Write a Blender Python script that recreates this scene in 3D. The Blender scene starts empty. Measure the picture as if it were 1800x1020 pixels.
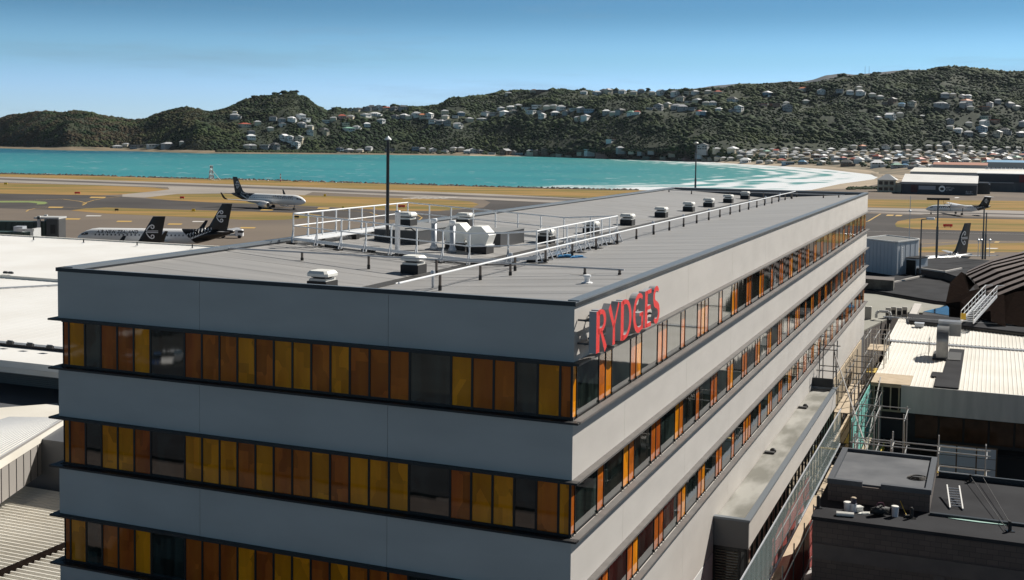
import bpy, bmesh, math, random
import numpy as np
from math import sin, cos, pi, sqrt, radians, atan2, floor
from mathutils import Vector, Matrix, noise
random.seed(7)
SC = bpy.context.scene
COL = SC.collection
# ------------------------------------------------------------------ camera
F_PX, PITCH, ROLL, CY = 2084., .056, .0122, 361.5      # focal length in photo pixels (photo 1800 x 1020)
H = 28.                                                  # camera height above the apron
cam = bpy.data.cameras.new('camera'); camo = bpy.data.objects.new('camera', cam); COL.objects.link(camo)
cam.sensor_width = 36; cam.lens = F_PX/1800*36; cam.shift_y = -(510-CY)/1800
cam.clip_start = .5; cam.clip_end = 40000
camo.matrix_world = Matrix.Translation((0, 0, H)) @ Matrix.Rotation(pi/2-PITCH, 4, 'X') @ Matrix.Rotation(ROLL, 4, 'Z')
SC.camera = camo
# ------------------------------------------------------------------ light
YAW = -.3861; HX, HY = 1.751, 32.32; ZC = H-4.434       # hotel corner, heading and coping height
SUN_L = Vector((.85, 1.5, 1.4))                          # towards the sun, in the hotel's own axes
sd = (Matrix.Rotation(YAW, 3, 'Z') @ SUN_L).normalized()
SUN_EL = math.asin(sd.z); SUN_AZ = atan2(sd.x, sd.y)
wd = bpy.data.worlds.new('World'); SC.world = wd; wd.use_nodes = True
nt = wd.node_tree; bg = nt.nodes['Background']
sky = nt.nodes.new('ShaderNodeTexSky'); sky.sky_type = 'NISHITA'; sky.sun_disc = False
sky.sun_elevation = SUN_EL; sky.sun_rotation = SUN_AZ; sky.altitude = 40; sky.air_density = 1.0; sky.dust_density = 0.0; sky.ozone_density = 3.0
# thin streaks of high cloud in the sky
tc = nt.nodes.new('ShaderNodeTexCoord'); mp = nt.nodes.new('ShaderNodeMapping'); mp.inputs['Scale'].default_value = (2.2, 2.2, 22)
nz = nt.nodes.new('ShaderNodeTexNoise'); nz.inputs['Scale'].default_value = 1.6; nz.inputs['Detail'].default_value = 6; nz.inputs['Roughness'].default_value = .6
rp = nt.nodes.new('ShaderNodeValToRGB'); rp.color_ramp.elements[0].position = .53; rp.color_ramp.elements[1].position = .8; rp.color_ramp.elements[1].color = (.6, .6, .6, 1)
mx = nt.nodes.new('ShaderNodeMix'); mx.data_type = 'RGBA'; mx.inputs['B'].default_value = (3.6, 5.6, 7.6, 1)
L_ = nt.links.new
L_(tc.outputs['Generated'], mp.inputs['Vector']); L_(mp.outputs[0], nz.inputs['Vector']); L_(nz.outputs['Fac'], rp.inputs[0]); L_(rp.outputs[0], mx.inputs['Factor'])
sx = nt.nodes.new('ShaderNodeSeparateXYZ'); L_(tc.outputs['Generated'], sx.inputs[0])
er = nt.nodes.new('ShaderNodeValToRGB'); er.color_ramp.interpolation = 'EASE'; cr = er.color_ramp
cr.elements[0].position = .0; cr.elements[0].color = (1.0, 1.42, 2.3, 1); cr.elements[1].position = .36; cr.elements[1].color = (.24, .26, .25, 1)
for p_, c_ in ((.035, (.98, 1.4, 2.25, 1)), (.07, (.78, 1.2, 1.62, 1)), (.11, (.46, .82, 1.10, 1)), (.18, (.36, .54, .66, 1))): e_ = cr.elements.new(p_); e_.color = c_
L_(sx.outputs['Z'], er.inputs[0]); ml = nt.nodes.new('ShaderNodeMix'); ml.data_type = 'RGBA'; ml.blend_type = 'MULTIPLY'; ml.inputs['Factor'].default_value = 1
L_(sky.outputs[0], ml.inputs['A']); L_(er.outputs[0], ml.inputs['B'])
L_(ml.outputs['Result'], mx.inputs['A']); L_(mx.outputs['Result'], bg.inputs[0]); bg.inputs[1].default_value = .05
sl = bpy.data.lights.new('sun', 'SUN'); sl.energy = 5; sl.angle = radians(.5); sl.color = (1, .95, .87)
so = bpy.data.objects.new('sun', sl); COL.objects.link(so); so.rotation_euler = sd.to_track_quat('Z', 'Y').to_euler(); so.location = (60, 0, 200)
SC.view_settings.view_transform = 'Standard'; SC.view_settings.look = 'None'; SC.view_settings.gamma = 1
SC.view_settings.exposure = 0.36
# ------------------------------------------------------------------ survey helpers (photo pixel -> place on a known level)
def ray(px, py):
    a, b = px-900, py-CY; c, s = cos(ROLL), sin(ROLL)
    u = (c*a+s*b)/F_PX; v = (-s*a+c*b)/F_PX
    return (u, cos(PITCH)-v*sin(PITCH), -sin(PITCH)-v*cos(PITCH))
def U(px, py, z=0.):
    r = ray(px, py); t = (z-H)/r[2]; return (r[0]*t, r[1]*t, z)
def UD(px, py, D):
    r = ray(px, py); t = D/r[1]; return (r[0]*t, D, H+r[2]*t)
def S(x, y, z):                                          # site axes (hotel corner) -> world
    c, s = cos(YAW), sin(YAW); return (HX+c*x-s*y, HY+s*x+c*y, z)
def toL(p):
    x, y = p[0]-HX, p[1]-HY; c, s = cos(YAW), sin(YAW); return (c*x+s*y, -s*x+c*y, p[2])
def LZ(px, py, z): return toL(U(px, py, z))
def SITE(z=0): return dict(loc=(HX, HY, z), rz=YAW)
# ------------------------------------------------------------------ materials
MATS = {}
def mat(name, col, rough=.6, metal=0, col2=None, scale=1., detail=4, stretch=(1, 1, 1), bump=0, bscale=None, spec=.5, rr=(.35, .65), coord='Object', ior=None, alpha=None):
    if name in MATS: return MATS[name]
    m = bpy.data.materials.new(name); m.use_nodes = True; n = m.node_tree.nodes; l = m.node_tree.links.new
    b = n['Principled BSDF']; b.inputs['Base Color'].default_value = (*col, 1); b.inputs['Roughness'].default_value = rough
    b.inputs['Metallic'].default_value = metal; b.inputs['Specular IOR Level'].default_value = spec
    if ior: b.inputs['IOR'].default_value = ior
    if alpha is not None: b.inputs['Alpha'].default_value = alpha
    if col2 or bump:
        t = n.new('ShaderNodeTexCoord'); mp = n.new('ShaderNodeMapping'); mp.inputs['Scale'].default_value = stretch; l(t.outputs[coord], mp.inputs[0])
    if col2:
        z = n.new('ShaderNodeTexNoise'); z.inputs['Scale'].default_value = scale; z.inputs['Detail'].default_value = detail; l(mp.outputs[0], z.inputs['Vector'])
        r = n.new('ShaderNodeValToRGB'); r.color_ramp.elements[0].position = rr[0]; r.color_ramp.elements[1].position = rr[1]
        r.color_ramp.elements[0].color = (*col, 1); r.color_ramp.elements[1].color = (*col2, 1); l(z.outputs['Fac'], r.inputs[0]); l(r.outputs[0], b.inputs['Base Color'])
    if bump:
        z2 = n.new('ShaderNodeTexNoise'); z2.inputs['Scale'].default_value = bscale or scale; z2.inputs['Detail'].default_value = 2; l(mp.outputs[0], z2.inputs['Vector'])
        bp = n.new('ShaderNodeBump'); bp.inputs['Strength'].default_value = 1; bp.inputs['Distance'].default_value = bump; l(z2.outputs['Fac'], bp.inputs['Height']); l(bp.outputs[0], b.inputs['Normal'])
    MATS[name] = m; return m
# ------------------------------------------------------------------ mesh builder
class MB:
    def __init__(s): s.v = []; s.f = []; s.m = []
    def add(s, vs, fs, m=0):
        o = len(s.v); s.v += [tuple(p) for p in vs]; s.f += [tuple(i+o for i in f) for f in fs]; s.m += [m]*len(fs); return s
    def box(s, x0, x1, y0, y1, z0, z1, m=0):
        return s.add([(x0,y0,z0),(x1,y0,z0),(x1,y1,z0),(x0,y1,z0),(x0,y0,z1),(x1,y0,z1),(x1,y1,z1),(x0,y1,z1)],
                     [(0,3,2,1),(4,5,6,7),(0,1,5,4),(1,2,6,5),(2,3,7,6),(3,0,4,7)], m)
    def bev(s, x0, x1, y0, y1, z0, z1, b, m=0):           # box with chamfered vertical and top edges
        def ring(d, z, e): return [(x0+d+e,y0+d,z),(x1-d-e,y0+d,z),(x1-d,y0+d+e,z),(x1-d,y1-d-e,z),(x1-d-e,y1-d,z),(x0+d+e,y1-d,z),(x0+d,y1-d-e,z),(x0+d,y0+d+e,z)]
        vs = ring(0, z0, b)+ring(0, z1-b, b)+ring(b*.8, z1, b)
        fs = [tuple(range(7, -1, -1)), tuple(range(16, 24))]
        for k in (0, 8):
            for i in range(8): j = (i+1) % 8; fs.append((k+i, k+j, k+8+j, k+8+i))
        return s.add(vs, fs, m)
    def prism(s, pts, z0, z1, m=0):
        n = len(pts)
        a = sum(pts[i][0]*pts[(i+1)%n][1]-pts[(i+1)%n][0]*pts[i][1] for i in range(n))
        if a < 0: pts = pts[::-1]
        vs = [(p[0], p[1], z0) for p in pts]+[(p[0], p[1], z1) for p in pts]
        fs = [tuple(range(n-1, -1, -1)), tuple(range(n, 2*n))]+[(i, (i+1)%n, n+(i+1)%n, n+i) for i in range(n)]
        return s.add(vs, fs, m)
    def poly(s, pts, m=0): return s.add(pts, [tuple(range(len(pts)))], m)
    def tube(s, p, q, r, n=6, m=0, r2=None, caps=True):
        p, q = Vector(p), Vector(q); d = q-p
        if d.length < 1e-6: return s
        d.normalize(); a = Vector((0, 0, 1)) if abs(d.z) < .9 else Vector((1, 0, 0)); u = d.cross(a).normalized(); w = d.cross(u)
        r2 = r if r2 is None else r2; vs = []
        for c, rad in ((p, r), (q, r2)):
            for i in range(n): t = 2*pi*i/n; vs.append(c+u*cos(t)*rad+w*sin(t)*rad)
        fs = [(i, n+i, n+(i+1)%n, (i+1)%n) for i in range(n)]
        if caps: fs += [tuple(range(n)), tuple(range(2*n-1, n-1, -1))]
        return s.add(vs, fs, m)
    def path(s, pts, r, n=6, m=0):
        for a, b in zip(pts, pts[1:]): s.tube(a, b, r, n, m)
        return s
    def lathe(s, prof, c=(0, 0, 0), n=12, m=0):
        vs = []; fs = []
        for r, z in prof:
            for i in range(n): t = 2*pi*i/n; vs.append((c[0]+r*cos(t), c[1]+r*sin(t), c[2]+z))
        for k in range(len(prof)-1):
            for i in range(n): j = (i+1) % n; fs.append((k*n+i, k*n+j, (k+1)*n+j, (k+1)*n+i))
        fs.append(tuple(range(n-1, -1, -1))); fs.append(tuple(range((len(prof)-1)*n, len(prof)*n)))
        return s.add(vs, fs, m)
    def bar(s, p, q, w, h, m=0):                           # rectangular bar, centre line p-q, width w (horizontal), height h
        p, q = Vector(p), Vector(q); d = (q-p).normalized(); a = Vector((0, 0, 1)) if abs(d.z) < .95 else Vector((1, 0, 0))
        u = d.cross(a).normalized()*w/2; v = u.cross(d).normalized()*h/2
        vs = [p-u-v, p+u-v, p+u+v, p-u+v, q-u-v, q+u-v, q+u+v, q-u+v]
        return s.add(vs, [(0,1,2,3),(7,6,5,4),(0,4,5,1),(1,5,6,2),(2,6,7,3),(3,7,4,0)], m)
    def mesh(s, name, mats, smooth=False):
        me = bpy.data.meshes.new(name); me.from_pydata([tuple(v) for v in s.v], [], s.f)
        for m in (mats if isinstance(mats, (list, tuple)) else [mats]): me.materials.append(m)
        if max(s.m, default=0) > 0: me.polygons.foreach_set('material_index', s.m)
        if smooth: me.polygons.foreach_set('use_smooth', [True]*len(s.f))
        me.update(); return me
    def build(s, name, mats, parent=None, smooth=False, loc=None, rz=None, recalc=False):
        me = s.mesh(name, mats, smooth)
        if recalc:
            bm = bmesh.new(); bm.from_mesh(me); bmesh.ops.recalc_face_normals(bm, faces=bm.faces); bm.to_mesh(me); bm.free()
        o = bpy.data.objects.new(name, me); COL.objects.link(o); o.parent = parent
        if loc: o.location = loc
        if rz is not None: o.rotation_euler[2] = rz
        return o
def tag(o, label=None, cat=None, group=None, kind=None):
    if label: o['label'] = label
    if cat: o['category'] = cat
    if group: o['group'] = group
    if kind: o['kind'] = kind
    return o
def thing(name, label, cat, loc=(0, 0, 0), rz=0, group=None):
    o = bpy.data.objects.new(name, None); COL.objects.link(o); o.location = loc; o.rotation_euler = (0, 0, rz); o.empty_display_size = .3
    return tag(o, label, cat, group)
def kids(o): return [c for c in ALLK.get(o.name, [])]
def dup(src, label=None, loc=None, rz=None, group=None, parent=None):
    c = src.copy(); COL.objects.link(c)
    if parent is not None: c.parent = parent
    if loc is not None: c.location = loc
    if rz is not None: c.rotation_euler[2] = rz
    if label: c['label'] = label
    if group: c['group'] = group
    for ch in list(src.children): dup(ch, parent=c)
    return c
def text_mesh(txt, size, depth=.02, sx=1., off=0.):
    cu = bpy.data.curves.new('t', 'FONT'); cu.body = txt; cu.size = size; cu.extrude = depth; cu.offset = off
    o = bpy.data.objects.new('t', cu); COL.objects.link(o); dg = bpy.context.evaluated_depsgraph_get(); dg.update()
    me = bpy.data.meshes.new_from_object(o.evaluated_get(dg)); bpy.data.objects.remove(o)
    for v in me.vertices: v.co.x *= sx
    me.materials.clear()
    return me
# ================================================================== HOTEL
M_wall = mat('grey_render', (.57, .535, .495), .75, col2=(.52, .487, .45), scale=.35, stretch=(1, 1, 3))
M_cope = mat('grey_coping', (.19, .215, .24), .38, metal=.2)
M_copedk = mat('dark_coping', (.03, .035, .04), .4, metal=.3)
M_frame = mat('black_frame', (.012, .012, .013), .35)
M_sill = mat('dark_sill', (.11, .10, .093), .6, col2=(.14, .128, .12), scale=2)
M_memb = mat('roof_membrane', (.285, .278, .27), .5, col2=(.35, .34, .328), scale=.7, stretch=(.25, 2.2, 1), bump=.002, bscale=3)
M_gut = mat('gutter_membrane', (.05, .048, .045), .6)
def glass(name, c, c2, sc=2.2, st=(1, 1, .2), bump=.0025):
    return mat(name, c, .03, col2=c2, scale=sc, stretch=st, detail=3, bump=bump, bscale=1.1, ior=1.58, rr=(.3, .7))
def blocky(m, sc=(1.5, 1.5, .9), f=.78):               # drawn blinds, beds and walls dimly seen through coloured glass: rectangular patches
    n = m.node_tree.nodes; l = m.node_tree.links.new; t = n.new('ShaderNodeTexCoord'); mp = n.new('ShaderNodeMapping'); mp.inputs['Scale'].default_value = sc; l(t.outputs['Object'], mp.inputs[0])
    v = n.new('ShaderNodeTexVoronoi'); v.distance = 'CHEBYCHEV'; v.inputs['Scale'].default_value = 1.3; l(mp.outputs[0], v.inputs['Vector']); sp = n.new('ShaderNodeSeparateColor'); l(v.outputs['Color'], sp.inputs[0])
    mr = n.new('ShaderNodeMapRange'); mr.inputs['To Min'].default_value = f; mr.inputs['To Max'].default_value = 1.3; l(sp.outputs[0], mr.inputs['Value']); mx = n.new('ShaderNodeMix'); mx.data_type = 'RGBA'; mx.blend_type = 'MULTIPLY'; mx.inputs['Factor'].default_value = 1
    b = n['Principled BSDF']; src = b.inputs['Base Color'].links[0].from_socket; l(src, mx.inputs['A']); l(mr.outputs[0], mx.inputs['B']); l(mx.outputs['Result'], b.inputs['Base Color']); return m
G_AMB = glass('amber_glass', (.60, .19, .008), (.78, .285, .011))
G_ORG = glass('orange_glass', (.56, .155, .016), (.40, .095, .014))
G_RED = glass('russet_glass', (.34, .068, .014), (.48, .13, .018))
G_CLR = glass('clear_glass', (.006, .009, .009), (.016, .024, .021), sc=2.5, st=(1.6, 1.6, .05))
G_CLS = glass('curtained_glass', (.008, .012, .011), (.035, .052, .045), sc=3.5, st=(1.2, 1.2, .03))
for k in (G_AMB, G_ORG, G_RED): blocky(k)
for k in (G_CLR, G_CLS): blocky(k, f=.3)
for k in (G_CLR, G_CLS): k.node_tree.nodes['Principled BSDF'].inputs['IOR'].default_value = 2.2
GL = dict(A=G_AMB, O=G_ORG, R=G_RED, C=G_CLR, S=G_CLS)
HW, HL = 18.14, 80.96
hotel = thing('hotel', 'long grey hotel with amber glazed window bands and flat roof, red letters on its side', 'building', (HX, HY, ZC), YAW)
A_, B_, PER = 1.69, 3.36, 3.3                             # wall foot, next wall top, storey height (downwards)
levels = [(-.07, -A_)]+[(-B_-PER*k, -A_-PER*(k+1)) for k in range(2)]
levels.append((-B_-PER*2, -B_-PER*2-3.0))
def wallband(z1, z0, i):
    t = .12; b = MB()
    cuts = [-HW, -12.45, -5.76, 0]; g = .006
    for a, c in zip(cuts, cuts[1:]): b.box(a+(g if a > -HW else 0), c-(g if c < 0 else 0), 0, t, z0, z1)
    ys = [t]+[8.1*k+5 for k in range(0, 10)]+[HL-t]
    for a, c in zip(ys, ys[1:]): b.box(-t, 0, a+(g if a > t else 0.0005), c-g, z0, z1)
    b.box(-HW, -HW+t, t, HL-t, z0, z1); b.box(-HW, 0, HL-t, HL, z0, z1)
    b.box(-HW+t+.03, -t-.03, t+.03, HL-t-.03, z0, z1-.9 if i == 0 else z1-.05, 1)
    b.build('wall_band', [M_wall, M_frame], hotel)
for i, (a, b) in enumerate(levels): wallband(a, b, i)
MB().box(-HW+.02, -.02, .02, HL-.02, -ZC+.01, levels[-1][1]).build('lower_wall', mat('lower_wall', (.10, .10, .105), .7), hotel)
MB().box(-.3, .012, 2, 18.4, levels[-1][1]-3.4, levels[-1][1]-.02).build('white_wall_panel', mat('white_panel', (.7, .7, .69), .5), hotel)
# coping with a folded fascia
b = MB(); cw = .36
b.box(-HW-.03, .03, -.03, .30, -.10, -.03); b.box(-HW-.03, .03, HL-.33, HL+.03, -.10, 0)
b.box(-.30, .03, .30, HL-.33, -.10, -.0); b.box(-HW-.03, -HW+cw, .30, HL-.33, -.10, 0)
b.build('coping', [M_cope], hotel)
b = MB(); b.box(-HW-.045, .045, -.045, -.031, -.125, -.0); b.box(.031, .045, -.031, HL+.045, -.14, -.04)
b.box(-HW-.045, -HW-.031, -.031, HL+.045, -.125, -.0)
b.build('fascia_trim', [M_copedk], hotel)
# parapet upstands and V shaped roof sheet
def roofz(x):
    return -.2-.0595*(min(x+HW, -x) if True else 0)*1.0 if False else (-.16-.065*min(x+HW, -x)*.95)
b = MB(); nx = 24
xs = [-HW+.3+(HW-.58)*k/nx for k in range(nx+1)]
for k in range(nx):
    x0, x1 = xs[k], xs[k+1]
    b.poly([(x0, .28, roofz(x0)), (x1, .28, roofz(x1)), (x1, HL-.3, roofz(x1)), (x0, HL-.3, roofz(x0))])
for k in range(38):
    y0 = 1.2+2.08*k
    for j in range(nx):
        x0, x1 = xs[j], xs[j+1]; e = .004; b.poly([(x0, y0, roofz(x0)+e), (x1, y0, roofz(x1)+e), (x1, y0+.05, roofz(x1)+e), (x0, y0+.05, roofz(x0)+e)], 1)
rgs = random.Random(2)
for k in range(16):
    cx, cy, r = rgs.uniform(-17, -1), rgs.uniform(2, 60), rgs.uniform(.25, .8)
    if abs(cx+9.07) < r+.1: continue
    b.poly([(cx+r*cos(a*.63)*rgs.uniform(.7, 1.3), cy+.5*r*sin(a*.63)*rgs.uniform(.7, 1.3), 0) for a in range(10)], 2); q_ = [(v[0], v[1], roofz(v[0])+.007) for v in b.v[-10:]]; b.v[-10:] = q_
b.build('roof', [M_memb, mat('membrane_lap', (.29, .283, .275), .5), mat('membrane_stain', (.33, .32, .30), .6, col2=(.27, .265, .26), scale=4)], hotel)
b = MB(); b.box(-9.36, -8.82, .6, HL-.6, -.72, -.675); b.build('roof_gutter', M_gut, hotel)
b = MB()
for q in ((-HW+.02, -HW+.31, .28, HL-.3), (-.31, -.02, .28, HL-.3), (-HW+.02, -.02, HL-.32, HL-.02), (-HW+.02, -.02, .02, .27)): b.box(*q, -.95, -.101)
b.build('parapet_upstand', mat('upstand', (.12, .12, .125), .6), hotel)
# sills and heads
for k in range(3):
    zt, zb = -A_-PER*k, -B_-PER*k
    b = MB(); p = .23
    for z0, z1, in ((zt-.05, zt+.012), (zb-.012, zb+.05)):
        b.box(-HW-p, p, -p, -.001, z0, z1, 1); b.box(.001, p, -.0005, HL+p, z0, z1); b.box(-HW-p, -HW-.001, -.0005, HL+p, z0, z1); b.box(-HW-p, p, HL+.001, HL+p-.001, z0+.001, z1-.001)
    b.build('window_ledge', [M_sill, mat('ledge_shaded', (.018, .018, .019), .5)], hotel)  # shade painted in: front ledge blacker than the same ledge on the sunlit side
    b = MB(); r = .10                                     # black backing frame behind the panes
    b.box(-HW+r, -r, r, HL-r, zb+.05, zt-.05); b.build('window_core', M_frame, hotel)
    mull = MB()
    for x in [-.405-.6665*i for i in range(27) if i not in (6, 20)]:
        mull.box(x-.035, x+.035, .045, r-.002, zb+.05, zt-.05)
    for x in (-.06, -HW+.16): mull.box(x-.02, x+.02, .05, r-.003, zb+.05, zt-.05)
    mull.box(-HW+.1, -.05, .04, r-.004, zb+.05, zb+.13); mull.box(-HW+.1, -.05, .04, r-.004, zt-.13, zt-.05)
    mull.build('window_frame', M_frame, hotel)
seqs = ['OAORAOAAOARAOO_' , '', '']
rows = [list('RA')+['S']+list('RRA')+['C2']+list('ROOAOAAOAOOO')+['S2']+list('AOO')+['S']+list('AO'),
        list('AR')+['C']+list('AAR')+['C2']+list('AAARAOOARAAA')+['C2']+list('RAA')+['C']+list('OA'),
        list('RA')+['S']+list('RRA')+['S2']+list('RRRARAARAORR')+['C2']+list('AOR')+['C']+list('AR')]
npane = 0
for k, row in enumerate(rows):
    zt, zb = -A_-PER*k-.13, -B_-PER*k+.13
    edges = [-HW+.17]+[-.405-.6665*i for i in range(26, -1, -1)]+[-.07]
    i = 0
    for c in row:
        n = 2 if len(c) > 1 else 1; x0, x1 = edges[i]+.03, edges[min(i+n, len(edges)-1)]-.03; i += n
        MB().box(x0, x1, .06+random.uniform(0, .004), .095, zb, zt).build('window_pane', GL[c[0]], hotel); npane += 1
# side window bands: clear pairs split by one to three coloured fins
pat = [['O', 'A'], ['O', 'A'], ['O', 'O'], ['O'], ['O', 'A', 'O'], ['O'], ['A', 'O'], ['O', 'R'], ['A', 'O'], ['O'], ['R', 'O'], ['O', 'A'], ['O', 'R']]
for k in range(3):
    zt, zb = -A_-PER*k-.05, -B_-PER*k+.05; y = .4; far = MB(); fm = MB(); j = k*5
    lst = [('A' if k != 1 else 'O', .07, .36)]
    while y < HL-1.2:
        w = 1.95; lst.append(('S' if (j*7+k) % 3 == 0 else 'C', y+.03, min(y+w, HL-.2))); y += w+.05
        for c in pat[j % len(pat)]:
            if y < HL-.6: lst.append((c, y+.03, y+.60)); y += .64
        j += 1
    for n, (c, y0, y1) in enumerate(lst):
        dz = .06 if c in 'CS' else 0.
        if n < 6:
            MB().box(-.095, -.05, y0, y1, zb+.06, zt-.04).build('window_pane', GL[c], hotel); npane += 1
        else: far.box(-.095, -.05, y0, y1, zb+.06, zt-.04, 'AORCS'.index(c))
        fm.box(-.095, -.03, y0-.035, y0-.002, zb, zt); fm.box(-.095, -.0, y0-.04, y0+.03, zb, zb+.09)
    fm.box(-.096, -.04, .1, HL-.1, zb, zb+.055); fm.box(-.096, -.04, .1, HL-.1, zt-.035, zt)
    tag(far.build('window_pane', [G_AMB, G_ORG, G_RED, G_CLR, G_CLS], hotel), kind='stuff')
    fm.build('window_frame', M_frame, hotel)
# ------------------------------------------------------------------ red sign letters
M_red = mat('sign_red', (.85, .035, .03), .5); M_ret = mat('sign_return', (.42, .42, .43), .4); M_back = mat('sign_back', (.06, .06, .065), .5)
sign = thing('hotel_sign', 'big red RYDGES letters with pale sides mounted on the lit side wall of the hotel', 'sign', S(.3, .25, 22.13), YAW)
GLY = {  # outline polygons in a unit box (x along, z up); humanist capitals with strong stroke contrast
 'R': [[(0,0),(.17,0),(.17,1),(0,1)], 'bowl', [(.17,.52),(.36,.52),(.80,0),(.60,0)]],
}
def stroke(b, pts, ws, d0, d1):
    n = len(pts); Lp, Rp = [], []
    for i in range(n):
        a = Vector(pts[max(i-1, 0)]); c = Vector(pts[min(i+1, n-1)]); t = (c-a).normalized(); nn = Vector((-t[1], t[0])); w = ws[i]*.6
        p = Vector(pts[i]); Lp.append(p+nn*w); Rp.append(p-nn*w)
    for i in range(n-1):
        q = [Lp[i], Rp[i], Rp[i+1], Lp[i+1]]
        vs = [(d0, *v) for v in q]+[(d1, *v) for v in q]
        b.add(vs, [(0,1,5,4),(1,2,6,5),(2,3,7,6),(3,0,4,7),(0,3,2,1)], 1); b.add(vs, [(4,5,6,7)], 0)
def arc(cx, cz, rx, rz_, a0, a1, n=14): return [(cx+rx*cos(radians(a0+(a1-a0)*i/n)), cz+rz_*sin(radians(a0+(a1-a0)*i/n))) for i in range(n+1)]
hL = 1.16
def letter(ch, x, w):
    b = MB(); d0, d1 = .05, .26; T, t = .25, .125
    def st(pts, ws): stroke(b, [(x+p[0]*w, p[1]*hL) for p in pts], ws if isinstance(ws, list) else [ws]*len(pts), d0, d1)
    def taper(n, a, c): return [a+(c-a)*abs(2*i/(n-1)-1) for i in range(n)]
    if ch == 'R':
        st([(.1, 0), (.1, 1)], T); p = [(.12, .96)]+arc(.4, .735, .42, .225, 90, -90)+[(.12, .5)]; st(p, [t]*2+taper(len(p)-4, .19, .1)+[t]*2); st([(.42, .5), (.95, 0)], [.12, .2])
    if ch == 'Y':
        st([(.04, 1), (.5, .45)], [.2, .15]); st([(.96, 1), (.5, .45)], [.11, .12]); st([(.5, .5), (.5, 0)], [.17, .2])
    if ch == 'D':
        st([(.1, 0), (.1, 1)], T); p = [(.12, .955)]+arc(.38, .5, .52, .455, 90, -90, 20)+[(.12, .045)]; st(p, [t]*2+taper(len(p)-4, .21, .1)+[t]*2)
    if ch == 'G':
        p = arc(.58, .5, .5, .46, 52, 318, 24); st(p, taper(len(p), .21, .1)); st([(.9, .02), (.9, .46)], .18); st([(.62, .44), (1.0, .44)], .09)
    if ch == 'E':
        st([(.14, 0), (.14, 1)], T)
        for z in (.955, .52, .045): st([(.14, z), (.96 if z != .52 else .85, z)], [.09, .12])
    if ch == 'S':
        p = arc(.5, .735, .4, .225, 35, 270, 16)+arc(.5, .26, .42, .225, 90, -145, 16)[1:]; st(p, [.1+.1*sin(pi*i/(len(p)-1)) for i in range(len(p))])
    b2 = MB(); b2.v = [(p[0], p[1], p[2]) for p in b.v]; b2.f = b.f; b2.m = b.m
    b2.build('letter', [M_red, M_ret], sign, recalc=False)
x = .05
for ch, w in (('R', .86), ('Y', .98), ('D', 1.05), ('G', 1.1), ('E', .72), ('S', .74)):
    letter(ch, x, w); x += w+.22
b = MB(); b.bar((-.05, -.05, .25), (-.05, 6.6, .25), .06, .06); b.bar((-.05, -.05, .9), (-.05, 6.6, .9), .06, .06)
for y in (0, .9, 1.9, 3.1, 4.4, 5.4, 6.4): b.bar((-.28, y, .25), (.05, y, .25), .05, .05); b.bar((-.28, y, .9), (.05, y, .9), .05, .05)
b.build('mounting_frame', M_back, sign)
# ================================================================== ROOF ITEMS
M_gal = mat('galvanised', (.56, .58, .61), .4, metal=.35); M_alu = mat('white_aluminium', (.86, .87, .88), .4, metal=.0)
M_post = mat('post_brown', (.17, .14, .12), .7); M_rub = mat('black_rubber', (.02, .02, .021), .7); M_plast = mat('cream_plastic', (.78, .77, .72), .5)
def RZ(x): return ZC+roofz(x)
def mkvent(s=1.):
    t = thing('roof_vent', 'x', 'roof vent', group='roof vents in a row along the hotel roof')
    MB().box(-.37, .37, -.37, .37, 0, .36).build('curb', M_rub, t)
    MB().box(-.32, .32, -.32, .32, .361, .44).box(-.22, .22, -.22, .22, .441, .53, 1).box(-.27, .27, -.27, .27, .475, .495, 1).build('collar', [M_plast, M_frame], t)
    MB().bev(-.4, .4, -.4, .4, .52, .70, .09).build('cap', M_plast, t)
    return t
vspots = [(-9.99, 3.3, 'nearest the front edge of the hotel'), (-9.7, 9.4, 'just outside the guard railing'), (-15.6, 20.3, 'on the dark housing by the mast', .5), (-15.6, 27.1, 'behind the two flues', .1),
          (-9.9, 24.2, 'inside the far end of the railing'), (-9.8, 31, 'just beyond the railed platform'), (-9.9, 38.3, 'third on the open roof'),
          (-10, 46.5, 'fourth on the open roof'), (-10, 54.2, 'fifth on the open roof'), (-10, 60.7, 'sixth on the open roof'), (-10, 68, 'next to last before the far parapet'), (-10, 75.2, 'farthest, by the far parapet')]
v0 = mkvent()
for i, q in enumerate(vspots):
    lab = 'white capped roof vent on a black curb, '+q[2]
    dz = q[3] if len(q) > 3 else 0
    p = S(q[0], q[1], RZ(q[0])+dz-.02)
    if i == 0: v0.location = p; v0.rotation_euler[2] = YAW; v0['label'] = lab
    else: dup(v0, lab, p, YAW)
# long rails on posts
def rail_line(name, label, p0, p1, ztop, posts, r=.035, along='y', zt2=None):
    t = thing(name, label, 'rail', S(0, 0, ZC), YAW)
    pts = [(p0[0], p0[1], ztop), (p1[0], p1[1], ztop if zt2 is None else zt2)]
    MB().tube(*pts, r, 8).build('pipe', M_gal if along == 'x' else M_alu, t)
    for x, y in posts:
        f = ((x-p0[0])/(p1[0]-p0[0])) if along == 'x' else ((y-p0[1])/(p1[1]-p0[1])); z = ztop+((zt2 or ztop)-ztop)*f
        zr = roofz(x)
        o = MB().tube((x, y, zr), (x, y, z), .05, 8).build('post', M_post, t); MB().tube((x, y, zr), (x, y, zr+(z-zr)*.33), .062, 8).build('boot', M_rub, o)
    return t
rail_line('pipe_rail', 'low grey pipe rail on brown posts crossing the near end of the hotel roof', (-17.9, 9), (-1.3, 9), -.075, [(x, 9) for x in (-14.36, -11.41, -8.55, -5.58, -2.74, -1.46)], along='x')
rail_line('pipe_rail', 'low grey pipe rail on posts crossing the far end of the hotel roof', (-17.6, 75.3), (-1.4, 75.3), -.05, [(x, 75.3) for x in (-17.0, -14.9, -11.4, -8.4, -5.9, -3.2, -1.9)], along='x')
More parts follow.
